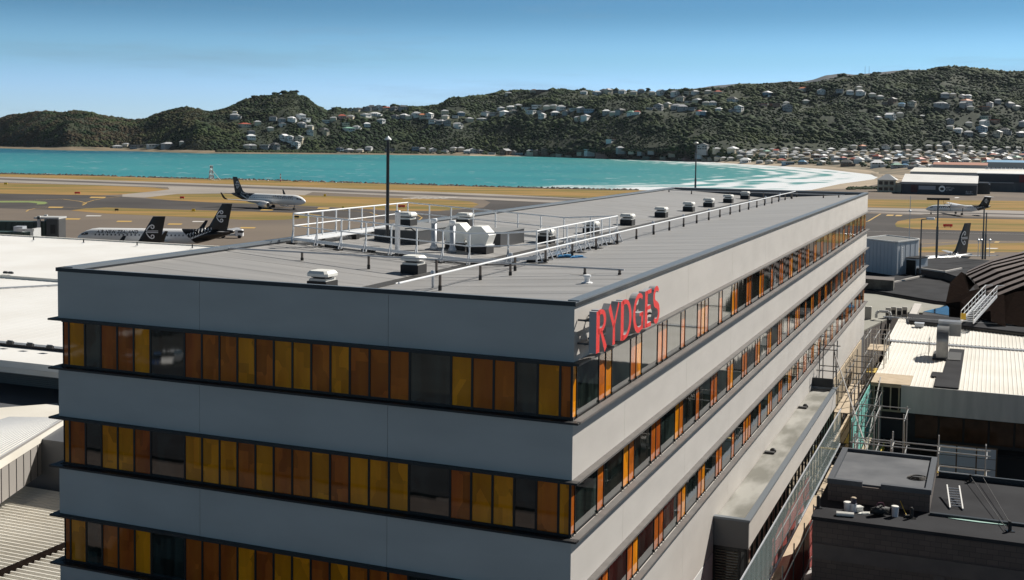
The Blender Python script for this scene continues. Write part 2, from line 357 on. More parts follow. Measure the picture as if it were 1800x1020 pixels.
rail_line('pipe_rail', 'long white pipe rail on brown posts running the length of the hotel roof', (-6.25, 1.6), (-6.25, 79.5), -.02, [(-6.1, 4.2+3.27*k) for k in range(24)], along='y')
t = thing('roof_pipe', 'thin white cable pipe beside the long rail on the hotel roof', 'pipe', S(0, 0, ZC), YAW)
MB().tube((-6.42, 1.7, -.05), (-6.42, 79, -.05), .02).build('pipe', M_alu, t)
for k in range(11): MB().lathe([(.045, -.5), (.045, 0), (.09, .03), (.07, .13), (.02, .15)], (-6.75, 5+6.9*k, -.12), 8).build('pipe_end', M_gal, t)
t = thing('roof_drain', 'small white capped outlet near the right front corner of the hotel roof', 'roof outlet', S(-1.75, 6.3, RZ(-1.75)), YAW)
MB().lathe([(.2, 0), (.18, .03), (.09, .05), (.09, .2), (.13, .21), (.13, .27), (.05, .29)], n=12).build('outlet', [M_alu], t)
# guard rail platform
gr = thing('guard_rail', 'white tubular guard railing round the plant deck on the hotel roof', 'railing', S(0, 0, ZC), YAW)
xa, xb, ya, yb = -17.45, -6.45, 13.2, 24.9
def topz(x): return roofz(x)+1.3
runs = [[(xa, ya), (xa, 24.0)], [(xa, ya), (-9.1, ya), (-7.4, ya)], [(-7.4, ya), (xb, 13.9), (xb, yb)], [(xa, 24.0), (-9.1, 24.6), (xb, yb)]]
spacing = 1.25
for run in runs:
    for a, c in zip(run, run[1:]):
        b = MB()
        for dz, r in ((1.3, .036), (.78, .026)): b.tube((*a, roofz(a[0])+dz), (*c, roofz(c[0])+dz), r, 6)
        b.bar((*a, roofz(a[0])+.22), (*c, roofz(c[0])+.22), .02, .12)
        b.build('hand_rail', M_alu, gr)
        L = sqrt((a[0]-c[0])**2+(a[1]-c[1])**2); n = max(1, round(L/spacing)); dx, dy = (c[0]-a[0])/L, (c[1]-a[1])/L
        nxn, nyn = dy, -dx                                     # outward side
        mid = (-12, 19); 
        if (a[0]+nxn-mid[0])**2+(a[1]+nyn-mid[1])**2 < (a[0]-mid[0])**2+(a[1]-mid[1])**2: nxn, nyn = -nxn, -nyn
        for k in range(n+1 if c == run[-1] else n):
            x, y = a[0]+(c[0]-a[0])*k/n, a[1]+(c[1]-a[1])*k/n; z = roofz(x); e = .28
            if x == xa: e = .1
            o = MB().tube((x, y, z+.05), (x, y, z+1.3), .034, 6).build('stanchion', M_alu, gr)
            MB().bar((x+nxn*e, y+nyn*e, z+.06), (x, y, z+.62), .03, .05).bar((x+nxn*e, y+nyn*e, z+.06), (x, y, z+.06), .05, .03).build('brace', M_gal, o)
            if k % 2 == 0: MB().box(x+nxn*e-.16, x+nxn*e+.16, y+nyn*e-.16, y+nyn*e+.16, z, z+.05).build('foot', M_rub, o)
dk = thing('roof_walkway', 'white raised walkway panels along the left parapet inside the guard railing', 'walkway', S(0, 0, ZC), YAW)
MB().box(-17.3, -16.6, 13.4, 23.8, -.02, .03).build('deck', M_alu, dk); b = MB()
for y in (13.7, 17, 20.3, 23.4):
    b.box(-16.75, -16.5, y, y+.3, roofz(-16.6), -.02)
b.build('support', M_rub, dk)
dk = thing('roof_walkway', 'grey grating walkway along the near side inside the guard railing', 'walkway', S(0, 0, ZC), YAW)
b = MB()
for x0, x1 in ((-16.5, -12.8), (-12.8, -9.1), (-9.1, -7.0)):
    zz = lambda x: roofz(x)+.16
    b.add([(x0, 13.35, zz(x0)), (x1, 13.35, zz(x1)), (x1, 13.95, zz(x1)), (x0, 13.95, zz(x0)), (x0, 13.35, zz(x0)-.04), (x1, 13.35, zz(x1)-.04), (x1, 13.95, zz(x1)-.04), (x0, 13.95, zz(x0)-.04)], [(0,1,2,3),(4,7,6,5),(0,4,5,1),(2,6,7,3),(1,5,6,2),(3,7,4,0)])
b.build('deck', M_gal, dk); b = MB()
for x in (-15.8, -14, -12.2, -10.4, -8.8, -7.6): b.box(x-.22, x+.22, 13.4, 13.9, roofz(x)-.005, roofz(x)+.115)
b.build('support', M_rub, dk)
dk = thing('roof_walkway', 'grey grating walkway along the right side inside the guard railing', 'walkway', S(0, 0, ZC), YAW)
b = MB(); z = roofz(-6.9)+.16; b.box(-7.2, -6.6, 14.2, 24.6, z-.04, z)
for y in [14.5+.5*k for k in range(20)]: b.tube((-7.2, y, z+.02), (-6.6, y, z+.02), .015, 4)
b.build('deck', M_gal, dk); b = MB()
for y in (14.6, 16.8, 19, 21.2, 23.4): b.box(-7.15, -6.3, y, y+.35, z-.2, z-.041)
b.build('support', M_rub, dk)
# plant boxes, cowls, flues, mast
M_box = mat('dark_membrane', (.05, .052, .055), .6); M_boxtop = mat('grey_membrane', (.26, .26, .255), .55)
def plantbox(x0, x1, y0, y1, h, label, topm=1):
    zb = min(RZ(x0), RZ(x1))-.02; t = thing('duct_housing', label, 'roof housing', S((x0+x1)/2, (y0+y1)/2, zb), YAW)
    a, c = (x1-x0)/2, (y1-y0)/2; hh = h+.15
    MB().box(-a, a, -c, c, 0, hh).build('body', M_box, t); MB().box(-a-.02, a+.02, -c-.02, c+.02, hh, hh+.03).build('lid', M_boxtop, t); return t
plantbox(-15.9, -13.65, 17.6, 22.5, .5, 'low dark flat topped duct housing at the foot of the mast')
plantbox(-11.9, -10.7, 20.3, 23.3, .55, 'dark box housing right of the white cowls')
MB_ = MB
def cowl(x, y, label):
    t = thing('exhaust_cowl', label, 'exhaust cowl', S(x, y, RZ(x)-.03), YAW, 'white hexagonal cowls on the plant deck')
    MB().box(-.48, .48, -.42, .42, 0, .36).build('curb', M_rub, t)
    b = MB(); d = .4
    pr = [(-.42, .36), (.42, .36), (.6, .85), (.22, 1.22), (-.22, 1.22), (-.6, .85)]
    b.add([(p[0], -d, p[1]) for p in pr]+[(p[0], d, p[1]) for p in pr], [tuple(range(6)), tuple(range(11, 5, -1))]+[(i, 6+i, 6+(i+1)%6, (i+1)%6) for i in range(6)])
    b.build('hood', M_plast, t, recalc=True); MB().box(-.5, .5, -.45, .45, .35, .40).build('flange', M_alu, t)
cowl(-10.55, 17.6, 'white hexagonal exhaust cowl on a black curb, right of the two flues'); cowl(-11.75, 17.9, 'white hexagonal exhaust cowl partly behind the right flue')
for i, (x, y, lab) in enumerate([(-12.35, 16.6, 'silver flue pipe, the left one of the pair before the cowls'), (-11.45, 16.6, 'silver flue pipe, the right one of the pair before the cowls')]):
    t = thing('flue_pipe', lab, 'flue', S(x, y, RZ(x)), YAW, 'silver flues on the plant deck')
    MB().lathe([(.18, 0), (.18, .14), (.12, .24), (.12, 1.25)], n=14).build('pipe', M_gal, t, smooth=True); MB().lathe([(.14, 1.2), (.14, 1.38), (.13, 1.4)], n=14).build('collar', M_alu, t, smooth=True)
t = thing('flue_pipe', 'tall slim silver pipe in front of the mast', 'flue', S(-12.75, 13.9, RZ(-12.7)), YAW)
MB().lathe([(.11, 0), (.11, 1.75), (.12, 1.76), (.12, 1.85)], n=12).build('pipe', M_gal, t, smooth=True)
px0 = toL(UD(681, 418, 52.6)); zmb = px0[2]; ztp = UD(681, 246, 52.6)[2]
t = thing('lamp_mast', 'tall thin black mast with a small lamp head rising from the plant deck', 'mast', UD(681, 418, 52.6), YAW)
MB().lathe([(.075, 0), (.07, ztp-zmb)], n=10).build('pole', mat('black_paint', (.01, .01, .011), .4), t)
MB().lathe([(.04, ztp-zmb), (.16, ztp-zmb+.0), (.14, ztp-zmb+.05), (.05, ztp-zmb+.13), (.02, ztp-zmb+.17)], n=12).build('lamp_head', M_alu, t)
t = thing('hose', 'black bent hose lying over the duct housing', 'hose', S(-14, 17.5, RZ(-14)), YAW)
MB().path([(-.4, .3, .68), (0, .1, .74), (.35, -.1, .6), (.55, -.25, .3), (.6, -.3, .02)], .03).build('hose_tube', M_rub, t)
t = thing('blue_tarp', 'crumpled blue strap and tarp at the foot of a rail post', 'tarp', S(-6.0, 16.4, RZ(-6)), YAW)
b = MB(); random.seed(3)
for k in range(9): a = random.uniform(-.8, .8); b.prism([(a, random.uniform(-.3, .1)), (a+.35, random.uniform(-.2, .1)), (a+.2, random.uniform(.1, .35)), (a-.1, .2)], .0+k*.004, .02+k*.012)
b.build('sheet', mat('blue_tarp', (.05, .25, .5), .5), t)
# ================================================================== SEA AND LAND
def struct(name, b, m, **k): return tag(b.build(name, m, **k), kind='structure')
def P_(l, z=0): return [U(x, y, z) for x, y in l]
M_con = mat('apron_concrete', (.20, .165, .132), .95, spec=.12, col2=(.155, .13, .11), scale=.02, detail=6)
M_asph = mat('taxiway_asphalt', (.072, .067, .065), .95, spec=.1, col2=(.10, .092, .088), scale=.03, stretch=(1, 1, 1), detail=6)
M_conl = mat('pale_concrete', (.36, .32, .28), .95, spec=.15, col2=(.29, .265, .24), scale=.03, detail=5)
M_grass = mat('dry_grass', (.34, .215, .088), .98, spec=.05, col2=(.19, .16, .06), scale=.03, detail=8, rr=(.42, .62), stretch=(.6, 2.2, 1))
SEA = -8.
near = [(-700, 291), (-300, 297), (0, 305.5), (180, 309.5), (300, 313.5), (450, 316.5), (600, 321), (850, 328.5), (960, 331.5), (1082, 334), (1300, 336), (1425, 334.5), (1510, 331), (1560, 320), (1640, 312), (1800, 309), (2300, 305)]
land = MB(); pp = [U(x, y, 0) for x, y in near]
fp = [(-1200, -400, 0), (1500, -400, 0)]
land.poly([(-2500, pp[0][1]-100, 0)]+[p for p in pp][:1]+pp[1:]+[(1800, pp[-1][1], 0), (1800, -400, 0), (-2500, -400, 0)])
struct('ground', land, M_con)
b = MB()
for p, q in zip(pp, pp[1:]): b.poly([p, q, (q[0]*1.012, q[1]*1.012, SEA-1), (p[0]*1.012, p[1]*1.012, SEA-1)])
struct('sea_wall', b, mat('sea_wall_rock', (.22, .19, .16), .95, col2=(.08, .07, .06), scale=.4))
b = MB(); b.poly([S(-420, -380, .05), S(300, -380, .05), S(300, -1.5, .05), S(-17, -1.5, .05), S(-420, -1.5, .05)]); struct('car_park_paving', b, mat('car_park_asphalt', (.045, .045, .045), .95, spec=.1, col2=(.065, .065, .063), scale=.2))
# strips and patches of the airfield
def sheet(name, pl, m, z, mat_): return struct(name, MB().poly([U(x, y, z) for x, y in pl]), mat_)
gfar = [(-300, 297.5), (0, 306), (180, 310), (300, 314), (450, 317), (600, 321.5), (850, 329), (960, 332), (1082, 334.5), (1250, 336), (1250, 360), (850, 341), (450, 326), (0, 311), (-300, 302)]
sheet('grass_verge', gfar, 0, .03, M_grass)
sheet('runway', [(-300, 302), (0, 311), (450, 326), (850, 341), (1300, 359), (1300, 371), (850, 351), (550, 337.5), (295, 329), (0, 320), (-300, 312)], 0, .03, M_conl)
sheet('runway_centre', [(-300, 304), (0, 313.2), (450, 328.5), (850, 343.8), (1300, 361), (1300, 365), (850, 347.3), (450, 331.7), (0, 316), (-300, 307)], 0, .06, mat('runway_rubber', (.105, .095, .09), .95, spec=.1, col2=(.16, .145, .135), scale=.05, stretch=(1, 1, 1)))
sheet('grass_patch', [(-300, 313), (0, 322), (175, 326), (270, 330), (298, 333), (275, 336), (215, 342), (175, 343.5), (0, 340.5), (-300, 332)], 0, .03, M_grass)
sheet('concrete_link', [(298, 333), (295, 329), (550, 337.5), (535, 343.5), (397, 340), (312, 341), (255, 347.5), (215, 346), (215, 342), (275, 336)], 0, .025, M_conl)
sheet('grass_patch', [(255, 348), (285, 344), (312, 341.5), (397, 340.5), (480, 341.5), (535, 343.5), (650, 347), (775, 350.5), (825, 354), (842, 359), (830, 365), (775, 370.5), (700, 371), (640, 367), (540, 362), (440, 358), (370, 356), (300, 352)], 0, .03, M_grass)
sheet('taxiway', [(-300, 330), (0, 340.7), (175, 343.7), (215, 346), (255, 349), (300, 352.5), (440, 359), (640, 368), (700, 372), (775, 371.5), (850, 365), (862, 356), (850, 351), (1300, 372), (1300, 400), (850, 393), (565, 381), (450, 372), (300, 368), (187, 364.5), (125, 369.5), (60, 368), (-300, 358)], 0, .02, M_asph)
sheet('grass_patch', [(125, 370), (150, 366.5), (187, 364.8), (300, 368.5), (450, 372.5), (540, 375), (568, 379), (540, 383), (500, 386.5), (450, 387.5), (325, 381.5), (175, 375)], 0, .03, M_grass)
sheet('grass_patch', [(1480, 350), (1526, 350.5), (1800, 353.5), (2200, 358), (2200, 374), (1800, 370.5), (1526, 364.5), (1480, 364)], 0, .03, M_grass)
sheet('taxiway', [(1480, 365), (1526, 365.5), (1800, 371), (2200, 380), (2200, 390), (1800, 382), (1626, 377), (1526, 373), (1480, 372)], 0, .02, mat('pale_taxiway', (.22, .19, .17), .85, col2=(.28, .25, .22), scale=.04))
sheet('taxiway_line', [(1480, 368.6), (1800, 376.3), (2200, 386), (2200, 387), (1800, 378), (1480, 370)], 0, .05, M_asph)
sheet('taxiway', [(1480, 374), (1626, 378.5), (1800, 384), (2200, 394), (2200, 430), (1800, 424), (1600, 420), (1480, 428)], 0, .015, M_asph)
sheet('grass_patch', [(1573, 394), (1578, 389), (1600, 385), (1626, 383.2), (1800, 386), (2200, 396), (2200, 424), (1800, 408), (1685, 405), (1607, 402.5), (1576, 399)], 0, .03, M_grass)
sheet('grass_patch', [(1585, 444), (1612, 436), (1685, 429), (1800, 427), (2200, 430), (2200, 452), (1800, 443.5), (1646, 443.5)], 0, .03, M_grass)
# painted markings
M_yel = mat('yellow_paint', (.52, .33, .09), .8); M_wht = mat('white_paint', (.62, .6, .57), .8); M_grn = mat('green_paint', (.2, .26, .08), .8)
def line(name, pl, w, m, z=.055):
    b = MB(); ps = [Vector(U(x, y, z)) for x, y in pl]
    for a, c in zip(ps, ps[1:]):
        d = (c-a).normalized(); n = Vector((-d.y, d.x, 0))*w*.36; b.poly([a-n, c-n, c+n, a+n])
    return struct(name, b, m)
line('painted_line', [(0, 353.5), (60, 352), (110, 350), (140, 354), (152, 357), (145, 361)], .9, M_yel)
line('painted_line', [(145, 358), (165, 352), (183, 348.5), (210, 346)], .7, M_yel)
line('painted_line', [(46, 372), (50, 369), (62, 366.5), (110, 364)], .7, M_yel)
line('painted_line', [(60, 362.5), (560, 383), (900, 397)], .35, M_yel)
line('painted_line', [(440, 362), (560, 367), (650, 373), (665, 379), (640, 384)], .6, M_yel)
line('painted_line', [(730, 376), (742, 383), (730, 392)], .6, M_yel)
line('painted_line', [(1350, 420), (1526, 389), (1548, 376)], .8, M_yel)
line('painted_line', [(1617, 429.5), (1700, 424), (1800, 426)], .5, M_yel)
line('painted_line', [(1400, 405), (1600, 408), (1800, 412)], .4, M_wht)
line('painted_line', [(0, 310.9), (450, 325.9), (850, 340.9), (1200, 355)], 1.1, M_wht)
line('painted_line', [(0, 320.2), (295, 329.2), (550, 337.6), (850, 350.9)], 1.1, M_wht)
for k in range(6):
    x = 708+k*13.5; line('runway_bar', [(x, 349.5), (x+28, 346.7)], 1.8, M_wht)
def blob(x, y, w, h, m): struct('painted_marking', MB().poly([U(x, y-h/2, .05), U(x+w, y-h/2+.3, .05), U(x+w-3, y+h/2, .05), U(x-3, y+h/2, .05)]), m)
for x, y, w in ((87, 364.5, 25), (117, 385, 25), (207, 389.2, 26), (297, 394, 24), (160, 347, 27), (423, 400.5, 27), (560, 366, 20), (524, 398, 22), (460, 369, 22), (1560, 378.5, 12), (1576, 379, 11), (1750, 425.5, 8), (1742, 443.5, 8)): blob(x, y, w, 2.2, M_yel)
for x, y, w in ((153, 379.5, 26), (340, 389.5, 20), (1680, 347.5, 7), (1735, 436.8, 20)): blob(x, y, w, 1.6, M_wht)
# green painted island with a yellow edge
struct('green_island', MB().poly([U(-60, 355, .05), U(0, 353.5, .05), U(60, 353.6, .05), U(80, 355, .05), U(84, 357, .05), U(78, 359, .05), U(64, 359.6, .05), U(66, 357.5, .05), U(50, 356, .05), U(0, 356, .05), U(-60, 358, .05)]), M_grn)
# ------------------------------------------------------------------ coast profiles (photo column -> row)
def interp(x, t): return float(np.interp(x, [a for a, _ in t], [b for _, b in t]))
SHORE = [(-400, 257), (0, 261), (120, 265), (225, 266), (350, 270), (525, 271.2), (675, 272.5), (850, 274.5), (975, 276), (1100, 279), (1200, 282), (1300, 288.6), (1383, 293), (1455, 298), (1539, 308)]
RIDGE = [(-400, 200), (0, 205), (15, 200), (60, 196.5), (100, 198.5), (125, 193.5), (150, 193), (175, 199), (200, 205), (225, 208.5), (240, 210), (255, 207), (270, 200), (290, 193), (320, 190), (345, 192), (370, 194), (400, 187), (432, 175), (467, 167), (495, 165), (517, 166), (540, 172), (557, 187), (575, 197), (592, 189), (612, 188.5), (650, 185.5), (682, 186), (750, 187), (770, 186), (787, 177), (837, 168), (850, 167), (880, 162), (912, 158), (962, 157.5), (1025, 160), (1100, 156), (1162, 161), (1225, 159.5), (1300, 156), (1369, 148), (1411, 150), (1444, 145), (1472, 138.5), (1505, 132), (1550, 130), (1605, 125.5), (1661, 122), (1717, 123), (1800, 122), (1950, 126), (2300, 140)]
FOOT = [(-400, 252), (0, 257), (150, 258), (300, 263), (450, 266), (700, 268), (850, 268), (950, 266), (1100, 264), (1300, 264), (1500, 266), (1800, 268), (2300, 272)]
RIDGE = [(x, y+interp(x, [(0, 2.5), (560, 3), (900, 3), (1200, 3.5), (1500, 5), (1650, 7), (1900, 7.5)])) for x, y in RIDGE]
def dsh(x):
    if x <= 1539: return U(x, interp(x, SHORE), SEA)[1]
    if x < 1640: return interp(x, [(1539, 1293), (1640, U(1640, 312, 0)[1])])
    return U(x, interp(x, [(1640, 312), (1800, 309), (2300, 305)]), 0)[1]
def colkeys(x):
    d0 = dsh(x); y0 = interp(x, SHORE) if x <= 1539 else interp(x, [(1539, 322), (1560, 320), (1640, 312), (1800, 309), (2300, 305)])
    k0 = (d0, interp(x, [(1539, SEA-.3), (1640, -.3)]))
    d1 = d0+35; z1 = interp(x, [(1539, SEA+2.2), (1640, -.2)])
    df = interp(x, [(-400, d0+110), (850, d0+110), (1300, 2080), (1800, 2150), (2300, 2150)])
    zf = UD(x, interp(x, FOOT), df)[2]
    dr = df+interp(x, [(-400, 360), (230, 380), (560, 430), (780, 450), (900, 720), (1500, 820), (2300, 800)])
    zr = UD(x, interp(x, RIDGE), dr)[2]
    return [k0, (d1, z1), (df, zf), (dr, zr)]
def fbm(v, o=4): return noise.fractal(v, 1.0, 2.0, o)
def hz(x, seg, t, k):
    (da, za), (db, zb) = k[seg], k[seg+1]; D = da+(db-da)*t
    if seg == 1: z = za+(zb-za)*t**1.7
    elif seg == 2:
        z = za+(zb-za)*sin(t*pi/2)**.95; r = ray(x, 250); wx = r[0]/r[1]*D
        z += (fbm(Vector((wx/210, D/260, 3)))*22+fbm(Vector((wx/70, D/90, 9)))*7)*sin(pi*t)*min(1, (zb-za)/110)
    else: z = za+(zb-za)*t
    return D, z
def wxy(x, D):
    r = ray(x, 250); return r[0]/r[1]*D
def terr(px, py):                                         # first ground point seen along a pixel
    k = colkeys(px)
    for seg in (1, 2):
        n = 60
        for i in range(n+1):
            D, z = hz(px, seg, i/n, k)
            if H-(py-interp(px, [(0, 229.7), (1800, 251.7)]))/F_PX*D*1.0 <= z+.3 : return (wxy(px, D), D, z), seg
    return (wxy(px, k[3][0]), k[3][0], k[3][1]), 2
M_sand = mat('beach_sand', (.42, .33, .23), .95, col2=(.34, .27, .19), scale=.02)
M_town = mat('coastal_ground', (.11, .095, .06), .95, col2=(.24, .18, .11), scale=.02, detail=8)
M_hill = mat('hill_scrub', (.012, .024, .008), .95, col2=(.030, .040, .013), scale=.012, detail=10, rr=(.45, .66))
b = MB(); cols = []; N2 = 46
xs_ = [x for x in range(-260, 2100, 6)]
for x in xs_:
    k = colkeys(x); row = []
    for seg, n in ((0, 2), (1, 12), (2, N2)):
        for i in range(n): D, z = hz(x, seg, i/n, k); row.append((wxy(x, D), D, z))
    row.append((wxy(x, k[3][0]), k[3][0], k[3][1]))
    for q in (60, 200, 500): row.append((wxy(x, k[3][0]+q), k[3][0]+q, k[3][1]-q*.22))
    cols.append(row)
nr = len(cols[0])
for r in cols: b.v += r
for i in range(len(cols)-1):
    for j in range(nr-1):
        a = i*nr+j; b.f.append((a, a+nr, a+nr+1, a+1)); x = xs_[i]
        b.m.append((0 if (x > 820) else 1) if j < 2 else (0 if (x > 1280 and x < 1545 and j < 3) else 1) if j < 14 else 2)
struct('hills', b, [M_sand, M_town, M_hill], smooth=True)
# near side of the beach
wl = [(1380, 336.2), (1425, 334), (1478, 323), (1536, 315), (1545, 310), (1539, 307)]; le = [(1380, 336.6), (1425, 336.5), (1490, 332.5), (1530, 329), (1560, 321), (1600, 316)]
b = MB()
for i in range(len(wl)-1): b.poly([U(*wl[i], SEA-.3), U(*wl[i+1], SEA-.3), U(*le[i+1], 0.02), U(*le[i], 0.02)])
def st_(x): D_ = dsh(x)+3; return (wxy(x, D_), D_, interp(x, [(1539, SEA-.2), (1640, -.2)]))
for a_, c_, e_, f_ in ((U(*wl[-1], SEA-.3), st_(1580), (1600, 316), (1620, 314)), (st_(1580), st_(1636), (1620, 314), (1645, 311.6))): b.poly([a_, c_, U(*f_, .02), U(*e_, .02)])
struct('beach', b, M_sand)
# far ridge, with the blue of distant haze painted into its colour
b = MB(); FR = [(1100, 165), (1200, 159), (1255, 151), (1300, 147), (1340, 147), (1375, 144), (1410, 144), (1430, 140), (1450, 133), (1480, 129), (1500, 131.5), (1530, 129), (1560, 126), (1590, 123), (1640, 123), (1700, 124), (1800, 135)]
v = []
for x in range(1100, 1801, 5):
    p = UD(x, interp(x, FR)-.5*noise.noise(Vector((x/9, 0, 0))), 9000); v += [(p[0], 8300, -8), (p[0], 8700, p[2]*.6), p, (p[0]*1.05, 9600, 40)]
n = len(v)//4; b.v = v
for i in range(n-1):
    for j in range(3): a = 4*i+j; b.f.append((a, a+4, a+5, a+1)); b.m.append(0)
struct('distant_hills', b, mat('far_ridge_hazed', (.055, .07, .085), .95, col2=(.10, .09, .09), scale=.002, detail=8), smooth=True)
# ------------------------------------------------------------------ sea
SHL = [(850, 329.5), (960, 331.5), (1082, 334), (1300, 336.3), (1425, 334), (1478, 323), (1536, 315), (1545, 311), (1539, 308), (1455, 298), (1383, 293), (1300, 288.6), (1200, 282), (1100, 279), (975, 276)]
sp = np.array([U(x, y, SEA)[:2] for x, y in SHL])
def shoredist(p):
    best = 1e9; bt = 0
    for i in range(len(sp)-1):
        a, c = sp[i], sp[i+1]; d = c-a; t = np.clip(((p-a)@d)/(d@d), 0, 1); q = a+t*d; r = float(np.hypot(*(p-q)))
        if r < best: best = r; bt = i+t
    return best, bt
b = MB(); SD = []; ys = list(np.arange(7, 110, 1.4)); XS = list(range(-300, 2200, 12))
for x in XS:
    for y in ys:
        y = y+242.1+.0122*(x-900); p = U(x, y, SEA); b.v.append(p)
        if x > 700 and y > 264:
            d, t = shoredist(np.array(p[:2])); w = min(1, t/2.5)*1.0 if t < 2.5 else (1 if t < 12 else max(0, 1-(t-12)/1.8))
            SD.append(d/max(.02, w))
        else: SD.append(900.)
m_ = len(ys)
for i in range(len(XS)-1):
    for j in range(m_-1): a = i*m_+j; b.f.append((a, a+1, a+m_+1, a+m_)); b.m.append(0)
M_sea = bpy.data.materials.new('sea_water'); M_sea.use_nodes = True; n = M_sea.node_tree.nodes; l = M_sea.node_tree.links.new; bs = n['Principled BSDF']
bs.inputs['Roughness'].default_value = .35; bs.inputs['Specular IOR Level'].default_value = .12
def nod(t, **k):
    o = n.new(t)
    for a, c in k.items(): setattr(o, a, c)
    return o
def mth(op, a, c=None, clamp=False):
    o = nod('ShaderNodeMath', operation=op, use_clamp=clamp)
    for i, q in enumerate((a, c)):
        if q is None: continue
        if isinstance(q, (int, float)): o.inputs[i].default_value = q
        else: l(q, o.inputs[i])
    return o.outputs[0]
tc = nod('ShaderNodeTexCoord'); at = nod('ShaderNodeAttribute'); at.attribute_name = 'shore'; dist = at.outputs['Fac']
def nz_(scale, stretch, det=4):
    mp = nod('ShaderNodeMapping'); mp.inputs['Scale'].default_value = stretch; l(tc.outputs['Object'], mp.inputs[0]); z = nod('ShaderNodeTexNoise'); z.inputs['Scale'].default_value = scale; z.inputs['Detail'].default_value = det; l(mp.outputs[0], z.inputs[0]); return z.outputs['Fac']
deep = nod('ShaderNodeMix', data_type='RGBA'); deep.inputs['A'].default_value = (.050, .275, .285, 1); deep.inputs['B'].default_value = (.014, .12, .175, 1)
big = nz_(.0016, (1, 2.2, 1)); sepp = nod('ShaderNodeSeparateXYZ'); l(tc.outputs['Object'], sepp.inputs[0])
fy = mth('MULTIPLY', mth('SUBTRACT', sepp.outputs['Y'], 1500), 1/900, True); fx = mth('MULTIPLY', mth('SUBTRACT', -100, sepp.outputs['X']), 1/700, True)
l(mth('ADD', mth('MULTIPLY', mth('MULTIPLY', fy, fx), .9), mth('MULTIPLY', mth('SUBTRACT', big, .45), 1.2), True), deep.inputs['Factor'])
shal = nod('ShaderNodeMix', data_type='RGBA'); shal.inputs['B'].default_value = (.12, .33, .30, 1); l(deep.outputs['Result'], shal.inputs['A'])
l(mth('SUBTRACT', 1, mth('DIVIDE', dist, 330), True), shal.inputs['Factor'])
n1 = nz_(.035, (.6, 1, 1), 8); n2 = nz_(.11, (.35, 1, 1), 3); n3 = nz_(.006, (1, 1, 1), 2)
ph = mth('ADD', mth('MULTIPLY', dist, 2*pi/34), mth('MULTIPLY', mth('SUBTRACT', n3, .5), 9.)); wave = mth('SINE', ph)
fade = mth('SUBTRACT', 1.05, mth('DIVIDE', dist, 180), True)
fo = mth('ADD', mth('MULTIPLY', wave, .3), mth('ADD', mth('MULTIPLY', n1, 2.6), mth('MULTIPLY', fade, 1.25)))
foam = mth('MULTIPLY', mth('SUBTRACT', mth('ADD', fo, mth('MULTIPLY', nz_(.3, (.5, 1, 1), 4), .5)), 2.15), 3.2, True); foam = mth('MULTIPLY', foam, mth('MULTIPLY', fade, 5, True), True)
cap = mth('MULTIPLY', mth('SUBTRACT', nz_(.17, (.35, 1, 1), 3), .675), 25, True)
foam = mth('MAXIMUM', foam, cap)
fc = nod('ShaderNodeMix', data_type='RGBA'); l(shal.outputs['Result'], fc.inputs['A']); fc.inputs['B'].default_value = (.85, .87, .87, 1); l(foam, fc.inputs['Factor']); l(fc.outputs['Result'], bs.inputs['Base Color'])
bp = nod('ShaderNodeBump'); bp.inputs['Distance'].default_value = .8; bp.inputs['Strength'].default_value = .7; l(nz_(.16, (.4, 1, 1), 5), bp.inputs['Height']); l(bp.outputs[0], bs.inputs['Normal'])
sea = struct('sea', b, M_sea); at_ = sea.data.attributes.new('shore', 'FLOAT', 'POINT'); at_.data.foreach_set('value', SD)
struct('sea_bed', MB().poly([(-9000, 300, SEA-6), (9000, 300, SEA-6), (9000, 12000, SEA-6), (-9000, 12000, SEA-6)]), M_town)
